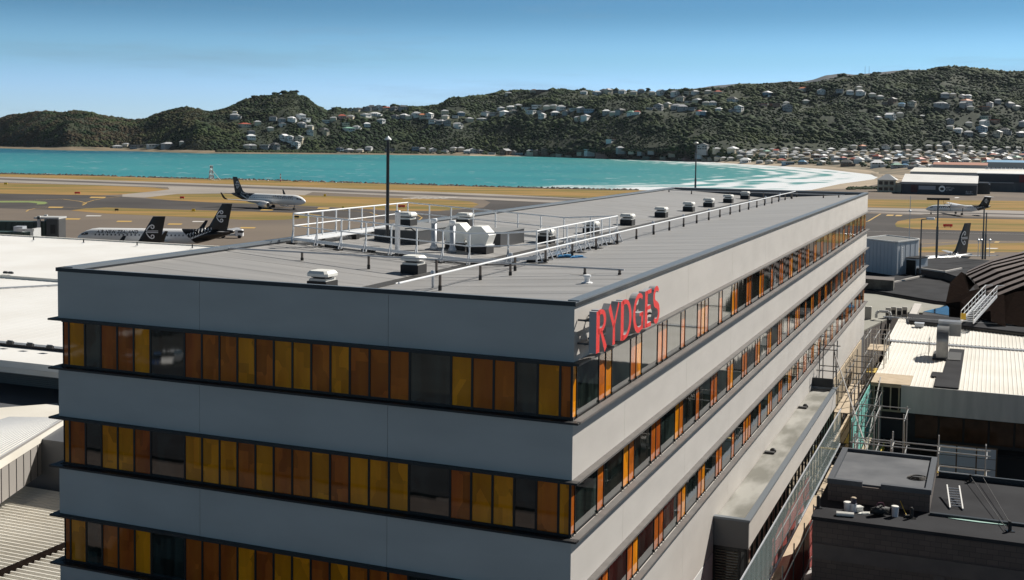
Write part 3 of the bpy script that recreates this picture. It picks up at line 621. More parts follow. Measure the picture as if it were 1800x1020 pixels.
# ------------------------------------------------------------------ houses
random.seed(11)
WC = dict(white=(.74, .74, .72), cream=(.6, .54, .42), grey=(.33, .34, .35), blue=(.2, .32, .42), brown=(.22, .15, .11), green=(.26, .36, .3), pink=(.55, .32, .28))
RC = dict(white=(.9, .9, .9), grey=(.42, .43, .44), dark=(.07, .075, .08), red=(.45, .10, .06), orange=(.6, .22, .1), green=(.22, .42, .32), blue=(.12, .3, .48), brown=(.2, .13, .1))
def wm(k): return mat('wall_'+k, WC[k], .8)
def rm(k): return mat('roof_'+k, RC[k], .6)
M_win = mat('window_dark', (.02, .025, .03), .1)
HM = {}
def house_mesh(kind):
    if kind in HM: return HM[kind]
    r = random.Random(kind); w, d, h = 1, .8, (.36, .5, .42, .3)[kind]; hh = (.2, .16, .24, .0)[kind]
    W, R, G = MB(), MB(), MB(); x, y = w/2, d/2
    W.box(-x, x, -y, y, -.5, h)
    if kind == 1: W.box(-x*.4, x*.9, -y-.12, -y, -.5, h*.55)
    if kind == 2: W.box(x, x+.3, -y*.5, y*.6, -.5, h*.6); R.box(x, x+.34, -y*.5-.04, y*.6+.04, h*.6, h*.6+.05)
    e = .06
    if kind in (0, 2): # hip
        v = [(-x-e,-y-e,h),(x+e,-y-e,h),(x+e,y+e,h),(-x-e,y+e,h),(-x*.4,0,h+hh),(x*.4,0,h+hh)]; R.add(v, [(0,1,5,4),(1,2,5),(2,3,4,5),(3,0,4),(3,2,1,0)])
    elif kind == 1: # gable, ridge towards us
        v = [(-x-e,-y-e,h),(x+e,-y-e,h),(x+e,y+e,h),(-x-e,y+e,h),(0,-y-e,h+hh+.06),(0,y+e,h+hh+.06)]; R.add(v, [(0,4,5,3),(1,2,5,4),(3,2,1,0)]); W.add([(-x,-y,h),(x,-y,h),(0,-y,h+hh)], [(0,1,2)]); W.add([(-x,y,h),(x,y,h),(0,y,h+hh)], [(2,1,0)])
    else: R.box(-x-e, x+e, -y-e, y+e, h, h+.05)
    nl = 2 if h > .4 else 1
    for L in range(nl):
        z0 = .08+L*.22
        for k in range(4):
            if r.random() < .8: cx = -x+.14+k*(w-.28)/3; s_ = .07 if r.random() < .6 else .1; G.box(cx-s_, cx+s_, -y-(.13 if kind == 1 and L == 0 and -x*.4 < cx < x*.9 else .01), -y+.01, z0, z0+.12)
        G.box(x-.01, x+.01, -y*.4, y*.2, z0, z0+.12)
    HM[kind] = (W, R, G); return HM[kind]
HMESH = {}
def hmesh(kind, part, mname):
    key = (kind, part, mname)
    if key not in HMESH:
        if part == 0:
            W, R, G = house_mesh(kind); q = MB(); q.add(W.v, W.f, 0); q.add(G.v, G.f, 1); HMESH[key] = q.mesh('wall', [wm(mname), M_win])
        else: HMESH[key] = house_mesh(kind)[1].mesh('roof', rm(mname))
    return HMESH[key]
HS = []   # px, py(base), w(px), wall, roof, zone
def Z(off, sc, zone, s, w=14):
    for q in s.split():
        f = q.split(','); x = off[0]+float(f[0])/sc; y = off[1]+float(f[1])/sc
        HS.append([x, y+2, float(f[4]) if len(f) > 4 else w*random.uniform(.8, 1.25), f[2] if len(f) > 2 and f[2] else random.choice(['white', 'white', 'white', 'cream', 'grey']), f[3] if len(f) > 3 and f[3] else random.choice(['white', 'grey', 'grey', 'dark', 'white']), zone])
Z((400, 150), 4, 'on the headland slope', "52,178,white,white,8 50,212,grey,grey,16 120,265,cream,red,20 165,315 165,355,white,white,16 385,268,white,dark,12 450,228,white,white 515,214 550,232,white,grey 520,264 580,282 578,316,white,dark,13 300,292,grey,grey 395,358 440,372,white,grey 500,384,cream,grey,18 675,314,cream,dark 320,225,grey,dark 380,235,grey,dark 210,250,grey,dark", 13)
Z((400, 150), 4, 'on the saddle hillside', "745,226 805,210,pink,red,15 865,214 830,259 690,238 850,292,white,green,20 905,288,white,grey 980,268 970,199,white,grey,18 1035,192,white,white,18 1080,238,white,grey 1240,208 1325,202 1370,206,cream,orange,14 1418,208 1445,242 1525,178 1530,214 1600,206 1640,190,blue,grey 1500,248,grey,grey 1540,256 1620,282 1700,228 1785,230 1175,210,grey,dark 1270,215,cream,dark")
Z((400, 150), 4, 'on the saddle skyline', "870,156,white,grey 920,158,cream,dark 985,155 1010,150,grey,dark 1060,150 1120,148,cream,red 1170,152,grey,dark 1230,152,grey,dark", 15)
Z((400, 150), 4, 'on the waterfront below the saddle', "140,420,grey,grey 180,420,grey,dark 265,420,grey,grey,18 330,416,grey,dark 480,412,white,grey 790,438,blue,dark 855,448,grey,grey 930,447,white,grey 995,434,white,grey 1140,441,grey,dark 1320,434,blue,grey 1370,442 1445,447 1530,450 1590,446,grey,dark 1640,443,cream,brown 1690,453 1725,452 1770,454", 13)
Z((0, 150), 4, 'at the far left headland foot', "825,416,white,grey,18 885,408,white,white,10 970,415,grey,dark,26 1080,412,white,white,24 1185,412,grey,grey,24 1278,392,white,grey,8 1760,425,grey,grey,14")
Z((850, 100), 4, 'in the row halfway uphill', "15,393 120,355 75,388 145,388 205,376 190,349 240,339 300,344 370,339,white,white,16 330,373,white,white,16 400,369 410,404 440,344 500,389 490,354 540,356 580,390,grey,dark 625,362 680,360 750,370,blue,grey,22 715,421 660,425 860,379 908,386,white,orange,11 960,382,grey,dark 1035,388,white,green,14 1075,388,white,red,12 1170,352,grey,grey 1225,350,grey,grey 1290,335,cream,grey 1350,352,grey,grey,18 1392,362,grey,grey,18 1465,352,grey,dark 1440,305,grey,white 1380,297,cream,dark,16 1500,304,cream,grey,18 1560,320 1605,324,white,grey 1650,358,white,white,12 1515,380,white,red,12 1545,400,blue,grey,12 1745,368,grey,dark,14 1790,358 1740,299")
Z((850, 100), 4, 'on the hilltop skyline', "400,226,brown,brown,22 350,232,cream,brown 840,234,grey,dark 920,234,grey,dark 970,234 1050,242,green,white 700,242,white,grey 790,243,white,grey 870,232,cream,grey 1180,244,white,grey 1240,248,white,grey 1340,254,white,grey 1430,244,cream,brown 1480,246,white,grey 1570,240,grey,grey 1640,240,cream,red 1100,230,grey,dark 170,248,grey,grey", 12)
Z((850, 100), 4, 'in the bay waterfront row', "60,662 155,680,brown,grey,18 250,676,blue,grey,14 215,658,grey,dark 330,652,brown,dark 380,652,brown,dark 430,648,brown,dark 500,662,green,grey 540,662,cream,dark 600,668,cream,white 645,680,blue,white,18 685,650,cream,grey,13 745,645,white,grey,17 820,660,pink,red,18 895,575,white,brown,16 820,688,white,white,18 960,635,grey,grey 1040,642,grey,grey 1110,648,grey,dark 1180,642,grey,grey 1015,685 1075,690 1150,678,green,dark 1195,688 1325,660,white,grey,11 1265,676,cream,red 1240,694 1340,693 1395,688 1430,690,pink,white 1520,668 1545,632,grey,dark,20 1560,698 1650,695,white,red 1740,702,cream,orange 1755,645,cream,white,20 1640,638,grey,dark 930,680,brown,dark 720,690,grey,dark 1690,700 1600,700,grey,red 470,690,grey,dark 300,688,grey,grey", 12)
Z((1300, 90), 3.6, 'high on the right hill', "170,262,blue,white 395,243,white,orange 508,254 745,222,white,grey,10 690,262,white,grey,14 752,262,white,white,14 625,250,grey,dark 830,270,grey,grey 880,291,grey,dark 145,332,pink,red,12 215,330,brown,dark 290,322,cream,grey 412,318,blue,blue,11 295,358,grey,grey,18 960,308,brown,dark 1020,326,white,blue,12 1085,332,cream,dark 920,325,brown,dark 1265,345,grey,grey,22 1290,284,grey,grey 1340,274,cream,orange 1400,276,white,grey 1435,280,white,white,12 1410,304,pink,orange,12 1430,322,white,orange,17 1410,342,grey,grey 1455,355,pink,red 1540,358,brown,orange 1625,317,grey,grey 1575,336,white,white 1745,348,pink,brown 1700,342,grey,dark")
Z((1300, 90), 3.6, 'lower on the right hill', "1010,390,blue,grey,12 950,418,white,white,18 870,415,grey,grey,13 1150,412,grey,grey,9 1325,445,grey,grey 1448,450,grey,white,12 1330,478,white,grey,12 1380,499,white,white,15 1445,522,grey,grey,16 1540,520,cream,white,14 1630,520,cream,white,16 1550,420,green,grey,17 1530,490,blue,grey,18 1545,452,white,white 1610,444,brown,red,15 1780,522,grey,white 1675,500,grey,dark 1308,574,grey,grey,15 1355,618,brown,grey,18 1625,642,white,white,10 1725,652,white,grey,13 1655,633,grey,grey 1790,455,grey,white")
Z((1300, 90), 3.6, 'right behind the beach', "40,690,white,white,18 130,690,grey,grey 190,695,cream,grey,13 270,685,cream,red,16 310,705,blue,grey,20 400,695,grey,blue,14 520,700,cream,grey 610,695,green,grey,12 680,708,brown,dark,22 760,690,white,white,20 875,715,white,white,24 1000,715,grey,grey,18 1095,725,grey,dark,16 1160,725,blue,grey,14 1230,735,white,grey,18 1320,735,blue,blue,20 1450,745,blue,grey,20")
random.seed(5)
for y0 in (262, 265.5, 269, 273, 277, 281, 286, 291.5):
    x = 1304 if y0 < 274 else 1400 if y0 < 280 else 1500 if y0 < 285 else 1575
    while x < 1830:
        wc = random.choice(['white']*4+['cream', 'cream', 'grey', 'grey', 'blue', 'green', 'pink', 'brown']); rc = random.choice(['grey']*4+['white']*3+['dark', 'dark', 'red', 'red', 'orange', 'green', 'brown', 'blue'])
        HS.append([x+random.uniform(-3, 3), y0+random.uniform(-1, 1), random.uniform(8, 12.5)*(1+(y0-262)/60), wc, rc, 'in the beach town']); x += random.uniform(15, 23)
HS.sort(key=lambda h: -h[2]); small = HS[292:]; HS = HS[:292]; HS.sort()
def ordn(n): return f"{n}{'th' if 10 <= n % 100 <= 20 else {1: 'st', 2: 'nd', 3: 'rd'}.get(n % 10, 'th')}"
cnt = {}; HP = []
for h in HS: cnt[(h[3], h[4], h[5])] = cnt.get((h[3], h[4], h[5]), 0)+1
seen = {}
for i, (px, py, w, wc, rc, zone) in enumerate(HS):
    p, seg = terr(px, py); wm_ = w*.88/F_PX*p[1]; kind = random.choice([0, 0, 1, 2, 3] if wm_ < 20 else [0, 3, 2])
    o = thing('house', 'x', 'house', (p[0], p[1], p[2]-.2), random.choice([-.75, -.5, -.3, .1, .5, .9])+random.uniform(-.2, .2), 'houses around the bay')
    s = wm_; o.scale = (s, s, s*(1 if wm_ < 20 else .6)); key = (wc, rc, zone); seen[key] = seen.get(key, 0)+1
    o['label'] = (f"{wc}-walled {rc}-roofed house, " + (f"{ordn(seen[key])} such from left, " if cnt[key] > 1 else '') + zone)
    for part, mn in ((0, wc), (1, rc)):
        c = bpy.data.objects.new(('wall', 'roof')[part], hmesh(kind, part, mn)); COL.objects.link(c); c.parent = o
    HP.append((px, py, w))
b = MB()
for (px, py, w, wc, rc, zone) in small:
    p, seg = terr(px, py); s = w/F_PX*p[1]; a = random.uniform(-.5, .5)
    for part, q in ((0, house_mesh(0)[0]), (1, house_mesh(0)[1])):
        b.add([(p[0]+s*(v[0]*cos(a)-v[1]*sin(a)), p[1]+s*(v[0]*sin(a)+v[1]*cos(a)), p[2]+s*v[2]) for v in q.v], q.f, 0 if part == 0 else 1)
    HP.append((px, py, w))
if small: tag(b.build('distant_houses', [wm('cream'), rm('grey')]), 'smallest houses packed between the others in the beach town', 'houses', kind='stuff')
# ------------------------------------------------------------------ forest canopy on the hills
rng = np.random.default_rng(4)
bm = bmesh.new(); bmesh.ops.create_icosphere(bm, subdivisions=1, radius=1); bm.verts.ensure_lookup_table()
base = np.array([v.co[:] for v in bm.verts]); tri = np.array([[v.index for v in f.verts] for f in bm.faces]); bm.free()
VAR = []
for k in range(8):
    d = np.array([1+.55*noise.noise(Vector(v)*1.7+Vector((k*7, 0, 0)))+.3*noise.noise(Vector(v)*4+Vector((0, k*5, 0))) for v in base]); q = base*d[:, None]; q[:, 2] *= .7; VAR.append(q)
HPa = np.array(HP); pts = []
tries = 0
while len(pts) < 42000 and tries < 150000:
    tries += 1; x = rng.uniform(-80, 1890); k = colkeys(x); 
    town = rng.random() < .17 and x > 380
    if town: t = rng.uniform(.25, 1); D, z = hz(x, 1, t, k); r = rng.uniform(2.0, 4.2)
    else:
        if rng.random() > (k[3][0]-k[2][0])/820+.25: continue
        t = rng.uniform(0, 1.0); D, z = hz(x, 2, t, k); r = rng.uniform(2.6, 5.6) if x > 560 else rng.uniform(2.2, 4.4)
        big = fbm(Vector((wxy(x, D)/95, D/120, 8))); r *= max(.55, min(1.75, .95+1.5*big))
        if t > .965: r *= .8
        if x < 560 and fbm(Vector((wxy(x, D)/60, D/60, 1)))+.25 < 0 and rng.random() < .6: continue
        if x > 560 and fbm(Vector((wxy(x, D)/90, D/90, 5))) < -.32 and rng.random() < .8: continue
    wx = wxy(x, D); pr = 242+.0122*(x-900)-(z-H)/D*F_PX
    m = (np.abs(HPa[:, 0]-x) < HPa[:, 2]*.5+r*.6) & (pr-HPa[:, 1] < 6.5) & (pr-HPa[:, 1] > -4)
    if m.any() and rng.random() < .94: continue
    pts.append((wx, D, z+r*.15, r))
P3 = np.array(pts); nv = len(base); allv = np.empty((len(P3)*nv, 3)); allf = np.empty((len(P3)*len(tri), 3), dtype=np.int64)
for i, (x, y, z, r) in enumerate(P3):
    a = rng.uniform(0, 6.28); q = VAR[i % 8]; c_, s_ = cos(a), sin(a); sc = r*rng.uniform(.85, 1.2)
    R = np.stack([q[:, 0]*c_-q[:, 1]*s_, q[:, 0]*s_+q[:, 1]*c_, q[:, 2]*rng.uniform(.8, 1.3)], 1)*sc
    allv[i*nv:(i+1)*nv] = R+(x, y, z); allf[i*len(tri):(i+1)*len(tri)] = tri+i*nv
me = bpy.data.meshes.new('forest'); me.vertices.add(len(allv)); me.vertices.foreach_set('co', allv.ravel()); me.loops.add(allf.size); me.loops.foreach_set('vertex_index', allf.ravel().astype(np.int32))
me.polygons.add(len(allf)); me.polygons.foreach_set('loop_start', np.arange(0, allf.size, 3, dtype=np.int32)); me.polygons.foreach_set('loop_total', np.full(len(allf), 3, dtype=np.int32)); me.update()
M_for = bpy.data.materials.new('foliage'); M_for.use_nodes = True; n = M_for.node_tree.nodes; l = M_for.node_tree.links.new; bs = n['Principled BSDF']; bs.inputs['Roughness'].default_value = .85; bs.inputs['Specular IOR Level'].default_value = .2
g = n.new('ShaderNodeNewGeometry'); r_ = n.new('ShaderNodeValToRGB'); e = r_.color_ramp.elements; e[0].color = (.004, .015, .004, 1); e[1].color = (.028, .060, .010, 1); e[1].position = 1
for p_, c_ in ((.35, (.008, .025, .007, 1)), (.7, (.014, .039, .009, 1)), (.9, (.024, .045, .011, 1))): q = e.new(p_); q.color = c_
l(g.outputs['Random Per Island'], r_.inputs[0])
t_ = n.new('ShaderNodeTexCoord'); z_ = n.new('ShaderNodeTexNoise'); z_.inputs['Scale'].default_value = .9; z_.inputs['Detail'].default_value = 3; l(t_.outputs['Object'], z_.inputs[0])
mu = n.new('ShaderNodeMix'); mu.data_type = 'RGBA'; mu.blend_type = 'MULTIPLY'; mu.inputs['Factor'].default_value = 1; rr = n.new('ShaderNodeValToRGB'); rr.color_ramp.elements[0].position = .35; rr.color_ramp.elements[0].color = (.8, .8, .8, 1); rr.color_ramp.elements[1].position = .65; rr.color_ramp.elements[1].color = (1.15, 1.15, 1.15, 1)
l(z_.outputs['Fac'], rr.inputs[0]); l(r_.outputs[0], mu.inputs['A']); l(rr.outputs[0], mu.inputs['B']); zb = n.new('ShaderNodeTexNoise'); zb.inputs['Scale'].default_value = .011; zb.inputs['Detail'].default_value = 6; l(t_.outputs['Object'], zb.inputs[0]); rb_ = n.new('ShaderNodeValToRGB'); rb_.color_ramp.elements[0].position = .46; rb_.color_ramp.elements[0].color = (0, 0, 0, 1); rb_.color_ramp.elements[1].position = .66; rb_.color_ramp.elements[1].color = (1, 1, 1, 1); l(zb.outputs['Fac'], rb_.inputs[0])
mb_ = n.new('ShaderNodeMix'); mb_.data_type = 'RGBA'; l(rb_.outputs[0], mb_.inputs['Factor']); l(mu.outputs['Result'], mb_.inputs['A']); mb_.inputs['B'].default_value = (.048, .068, .018, 1)
sw = n.new('ShaderNodeSeparateXYZ'); l(t_.outputs['Object'], sw.inputs[0]); mw = n.new('ShaderNodeMapRange'); mw.inputs['From Min'].default_value = -420; mw.inputs['From Max'].default_value = -900; mw.inputs['To Max'].default_value = 1; l(sw.outputs['X'], mw.inputs['Value'])
zc_ = n.new('ShaderNodeTexNoise'); zc_.inputs['Scale'].default_value = .02; zc_.inputs['Detail'].default_value = 7; l(t_.outputs['Object'], zc_.inputs[0]); rc_ = n.new('ShaderNodeValToRGB'); rc_.color_ramp.elements[0].position = .44; rc_.color_ramp.elements[1].position = .58; l(zc_.outputs['Fac'], rc_.inputs[0]); mm_ = n.new('ShaderNodeMath'); mm_.operation = 'MULTIPLY'; l(mw.outputs[0], mm_.inputs[0]); l(rc_.outputs[0], mm_.inputs[1])
mz_ = n.new('ShaderNodeMix'); mz_.data_type = 'RGBA'; l(mm_.outputs[0], mz_.inputs['Factor']); l(mb_.outputs['Result'], mz_.inputs['A']); mz_.inputs['B'].default_value = (.060, .044, .022, 1)
l(mz_.outputs['Result'], bs.inputs['Base Color'])
me.materials.append(M_for); fo_ = bpy.data.objects.new('forest', me); COL.objects.link(fo_); tag(fo_, 'dense dark green bush covering the hillsides round the bay', 'forest', kind='stuff')
# skyline trees one can tell apart
M_bark = mat('bark', (.06, .05, .04), .9)
def tree(px, py, D, r, hgt, label, grp='trees standing up on the skyline', flat=1.0):
    p = UD(px, py+5, D); hgt *= .8; t = thing('tree', label, 'tree', (p[0], p[1], p[2]), 0, grp); rd = random.Random(px)
    b = MB().tube((0, 0, -3), (0, 0, hgt*.6), r*.09, 6, r2=r*.04)
    for k in range(3): a = k*2.1; b.tube((0, 0, hgt*.4), (cos(a)*r*.5, sin(a)*r*.5, hgt*.7), r*.04, 5)
    b.build('trunk', M_bark, t); c = MB()
    for k in range(26):
        a = rd.uniform(0, 6.28); q = rd.uniform(0, .75)*r; s = rd.uniform(.28, .5)*r; V = VAR[k % 8]*s; V = V*np.array([1, 1, .75*flat])
        o = np.array([cos(a)*q, sin(a)*q, hgt*.72+rd.uniform(-.25, .3)*hgt*flat]); c.add([tuple(v) for v in V+o], [tuple(f) for f in tri])
    c.build('crown', M_for, t)
def rD(x): k = colkeys(x); return k[3][0]
for px, py, r, h_, lab in [(486, 168, 11, 16, 'dark pine crown on the headland peak, leftmost of the clump'), (502, 168, 15, 20, 'broad dark pine on top of the headland peak'), (517, 168, 13, 21, 'tall dark pine right of the headland peak'), (532, 175, 11, 18, 'dark pine on the right shoulder of the headland peak'), (545, 183, 10, 17, 'dark pine at the lower right of the peak clump'), (553, 190, 8, 14, 'last small pine of the peak clump before the saddle'),
                           (594, 191, 6, 11, 'lone round tree at the left end of the saddle skyline'), (654, 187, 8, 11, 'round tree amid the saddle skyline houses'), (883, 163, 7, 11, 'round tree at the left of the hilltop skyline'), (989, 158, 9, 13, 'bushy tree mid way along the hilltop skyline'), (1010, 160, 7, 10, 'smaller bushy tree right of the mid skyline tree'), (1139, 160, 7, 16, 'narrow dark conifer on the hilltop skyline'), (1180, 161, 8, 12, 'round tree on the right part of the hilltop skyline'),
                           (1336, 156, 8, 12, 'round tree where the far blue ridge begins'), (1480, 137, 14, 18, 'big round tree highest on the left shoulder of the big hill'), (1512, 134, 11, 15, 'round tree beside the radio masts'), (1538, 132, 13, 16, 'broad tree right of the radio masts'), (1660, 124, 9, 12, 'rounded tree on the big hill crest'), (1728, 124, 7, 12, 'small tree near the right end of the crest')]:
    tree(px, py, rD(px)-8, r, h_, lab)
for px in (1520.5, 1527.5):
    p = UD(px, 131, rD(px)); t = thing('radio_mast', f"thin radio mast on the big hill, {'left' if px < 1525 else 'right'} of the pair", 'mast', p, 0, 'radio masts on the hill')
    b = MB().tube((0, 0, -2), (0, 0, 20), .45, 5, r2=.25)
    for k in range(5): b.tube((-.9, 0, 3+k*3.4), (.9, 0, 3+k*3.4), .12, 4)
    b.build('mast', mat('mast_steel', (.3, .3, .3), .6), t)
# ================================================================== SITE BUILDINGS ON THE RIGHT
M_moss = mat('mossy_roof', (.16, .155, .13), .8, col2=(.34, .33, .30), scale=.9, detail=8, stretch=(1, .35, 1), rr=(.4, .62))
M_drk = mat('dark_roof', (.026, .026, .029), .95, spec=.12, col2=(.040, .041, .045), scale=.4, detail=6)
M_white = mat('white_metal', (.83, .82, .79), .5, col2=(.76, .74, .70), scale=.15, detail=6)
M_creamm = mat('cream_metal', (.80, .77, .70), .5, col2=(.72, .68, .60), scale=.2, detail=6)
M_glz = mat('dark_glazing', (.012, .014, .014), .04, ior=1.6)
M_ply = mat('plywood', (.50, .40, .28), .8, col2=(.42, .33, .22), scale=1.5)
M_tube = mat('scaffold_tube', (.20, .19, .18), .45, metal=.5); M_yp = mat('yellow_plank', (.55, .38, .05), .6)
M_tub2 = mat('scaffold_tube_bright', (.55, .53, .5), .4, metal=.5)
# annex along the hotel's side
an = thing('annex', 'narrow low grey wing with a stained flat roof running along the side of the hotel', 'building', (HX, HY, 0), YAW)
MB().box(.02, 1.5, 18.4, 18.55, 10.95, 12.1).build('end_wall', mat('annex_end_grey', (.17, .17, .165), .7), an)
MB().box(1.38, 1.5, 18.55, 47.6, 10.95, 12.1).box(.02, 1.5, 47.6, 47.75, 10.95, 12.1).build('wall', [M_wall], an)
MB().box(.02, 1.38, 18.55, 47.6, 10.97, 12.02).build('roof', M_moss, an)
MB().box(.02, 1.3, 18.35, 18.6, 12.101, 12.2).box(1.3, 1.56, 18.35, 47.78, 12.101, 12.2).box(.02, 1.3, 47.5, 47.78, 12.101, 12.2).build('coping', M_cope, an)
MB().box(.0, 1.32, 47.56, 47.7, 12.201, 12.75).build('parapet', M_copedk, an)
MB().box(.02, 1.42, 18.5, 47.6, 0, 10.94).build('glazing', M_glz, an)
b = MB()
for k in range(25): y = 18.5+1.2*k; b.box(1.421, 1.47, y-.03, y+.03, 0, 10.95)
for x in (.06, 1.12, 1.38): b.box(x-.04, x+.04, 18.42, 18.499, 0, 10.95)
b.box(.02, 1.42, 18.42, 18.498, 10.8, 10.94); b.build('mullion', M_frame, an)
b = MB()
for k in range(40): b.box(.12, 1.05, 18.46, 18.495, 10.7-k*.12, 10.75-k*.12)
b.build('louvre_blind', mat('blind', (.12, .10, .07), .6), an)
for i, (y, lab) in enumerate([(30.2, 'nearer'), (41.5, 'farther')]):
    t = thing('roof_outlet', f"small dark outlet box on the stained annex roof, the {lab} one", 'roof outlet', S(.3, y, 12.02), YAW)
    MB().box(-.25, .25, -.14, .14, 0, .1).build('tray', M_rub, t); MB().lathe([(.16, 0), (.16, .12), (.08, .2)], (.12, .35, 0), 8).build('dome', M_rub, t)
# cream cladding of the hotel's lower far wall
t = thing('plywood_hoarding', 'raw plywood sheets covering the hotel wall beyond the annex', 'hoarding', (HX, HY, 0), YAW)
MB().box(.02, .1, 50, 78, 6.5, 10.58).build('sheets', M_ply, t)
# block building
M_cmu = bpy.data.materials.new('dark_blockwork'); M_cmu.use_nodes = True; n = M_cmu.node_tree.nodes; l = M_cmu.node_tree.links.new
tcn = n.new('ShaderNodeTexCoord'); sp_ = n.new('ShaderNodeSeparateXYZ'); cb = n.new('ShaderNodeCombineXYZ'); br = n.new('ShaderNodeTexBrick'); ad = n.new('ShaderNodeMath'); ad.operation = 'ADD'
l(tcn.outputs['Object'], sp_.inputs[0]); l(sp_.outputs['X'], ad.inputs[0]); l(sp_.outputs['Y'], ad.inputs[1]); l(ad.outputs[0], cb.inputs['X']); l(sp_.outputs['Z'], cb.inputs['Y']); l(cb.outputs[0], br.inputs['Vector'])
br.inputs['Scale'].default_value = 1; br.inputs['Brick Width'].default_value = .4; br.inputs['Row Height'].default_value = .2; br.inputs['Mortar Size'].default_value = .007
br.inputs['Color1'].default_value = (.12, .095, .083, 1); br.inputs['Color2'].default_value = (.095, .076, .068, 1); br.inputs['Mortar'].default_value = (.05, .042, .04, 1); l(br.outputs['Color'], n['Principled BSDF'].inputs['Base Color']); n['Principled BSDF'].inputs['Roughness'].default_value = .9
M_cb = mat('dark_concrete', (.13, .11, .10), .85, col2=(.10, .085, .08), scale=1.2)
bl = thing('block_building', 'dark flat roofed blockwork building with a raised roof box, right of the hotel', 'building', (HX, HY, 0), YAW)
MB().box(4.4, 24, 16.25, 24.2, 0, 13.25).build('wall', [M_cmu], bl)
MB().box(4.34, 24.1, 16.18, 24.3, 13.251, 13.4).build('roof', M_drk, bl)
b = MB(); b.box(4.42, 23.9, 16.2, 16.249, 11.75, 12.35).box(8.9, 9.3, 16.2, 16.249, 0, 11.74).box(12.4, 12.8, 16.2, 16.249, 0, 11.74); b.build('concrete_band', M_cb, bl)
MB().box(8.62, 24, 18.25, 18.42, 13.401, 13.5).box(8.7, 24, 24.15, 24.3, 13.401, 13.62).build('roof_kerb', M_copedk, bl)
b = MB()
for k in range(14): b.box(10.2, 12.2, 16.2, 16.24, 10.9-k*.1, 10.95-k*.1)
b.build('louvre', M_frame, bl)
rb = MB(); rb.box(4.66, 8.6, 18.6, 23.9, 13.401, 14.12); o = rb.build('roof_box', M_cmu, bl)
MB().box(4.85, 8.42, 18.75, 23.8, 14.121, 14.19).build('box_roof', mat('slate_membrane', (.065, .07, .08), .75, spec=.25, col2=(.13, .135, .145), scale=.5, detail=6), o)
MB().box(4.62, 4.86, 18.55, 23.95, 14.121, 14.32).box(8.41, 8.64, 18.55, 23.95, 14.121, 14.32).box(4.861, 6.0, 18.55, 18.78, 14.121, 14.32).box(6.72, 8.409, 18.55, 18.78, 14.121, 14.32).box(4.861, 8.409, 23.8, 23.95, 14.121, 14.32).build('box_parapet', mat('slate_coping', (.06, .065, .075), .5), o)
# loose things on its roof
def on(px, py, z=13.4): return U(px, py, z)
M_buck = mat('white_plastic', (.55, .57, .62), .4)
def bucket(px, py, label, h=.36, r=.15, lid=None):
    t = thing('bucket', label, 'bucket', on(px, py), 0, 'paint buckets on the dark roof')
    MB().lathe([(r*.85, 0), (r, h), (r*1.06, h+.01), (r*1.06, h-.03)], n=14).build('pail', M_buck, t, smooth=False)
    MB().lathe([(r*.98, h+.011), (r*.9, h+.02)], n=14).build('lid', lid or M_plast, t)
bucket(1490, 898, 'white bucket with a red spot, leftmost of the buckets on the dark roof', .34, .16)
bucket(1500, 900, 'slim grey blue bucket with a tin standing on top, beside the white one', .34, .13, mat('tin_dark', (.05, .04, .08), .5))
bucket(1573, 908, 'lone pale bucket near the right corner of the raised roof box', .4, .14)
t = thing('tin', 'small cream topped tin on top of the slim bucket', 'tin', tuple(Vector(on(1500, 900))+Vector((0, 0, .37))))
MB().lathe([(.11, 0), (.11, .18), (.12, .19)], n=12).build('can', mat('tin_dark2', (.04, .035, .06), .5), t); MB().lathe([(.11, .191), (.08, .22)], n=12).build('lid', M_ply, t)
t = thing('tub', 'low square white plastic tub right of the slim bucket', 'tub', on(1509, 899), .3)
MB().bev(-.15, .15, -.12, .12, 0, .22, .03).build('body', M_plast, t); MB().box(-.16, .16, -.13, .13, .18, .2).build('rim', M_white, t)
t = thing('tool_bag', 'round black tool bag slumped against the raised roof box', 'bag', on(1547, 906), .2)
b = MB()
for k in range(3):
    V = VAR[k]*[.3, .2, .26]; b.add([tuple(v) for v in V+np.array([-.12+k*.13, 0, .2])], [tuple(f) for f in tri])
b.build('bag', M_rub, t, smooth=True); MB().path([(-.2, 0, .3), (-.1, 0, .5), (.1, 0, .5), (.2, 0, .3)], .02, 6).build('strap', mat('strap', (.12, .03, .06), .7), t)
t = thing('rag', 'cream rag lying between the white tub and the black bag', 'rag', on(1522, 903), .1)
MB().prism([(-.35, -.05), (-.1, -.12), (.25, -.1), (.38, .02), (.1, .1), (-.2, .1)], .005, .03).prism([(-.2, -.05), (.1, -.08), (.2, .03), (-.1, .06)], .03, .06).build('cloth', M_plast, t)
for i, (dx, lab) in enumerate([(0, 'back'), (.12, 'front')]):
    p = Vector(on(1470, 905+i*2)); q = Vector(on(1501, 908+i*1.5)); t = thing('membrane_roll', f"white roll lying on the roof edge, the {lab} of the pair", 'roll', tuple(p), 0, 'rolls on the dark roof edge')
    d = q-p; MB().tube((0, 0, .08), (d.x, d.y, .08), .07, 10).build('roll', M_plast, t); MB().tube((-d.x*.01, -d.y*.01, .08), (d.x*.03, d.y*.03, .08), .035, 8).build('core', M_ply, t)
t = thing('ladder', 'white aluminium ladder section lying propped on the dark lower roof', 'ladder', on(1681, 895), YAW+.1)
b0 = [MB().bar((x, -.1, .05), (x, 1.9, .42), .05, .06).build('rail', M_white, t) for x in (-.24, .24)]
for k in range(8): y = .1+k*.22; MB().tube((-.24, y, .08+.18*y), (.24, y, .08+.18*y), .018, 6).build('rung', M_gal, t)
t = thing('broom', 'yellow handled broom leaning by the black roof post', 'broom', on(1598, 910))
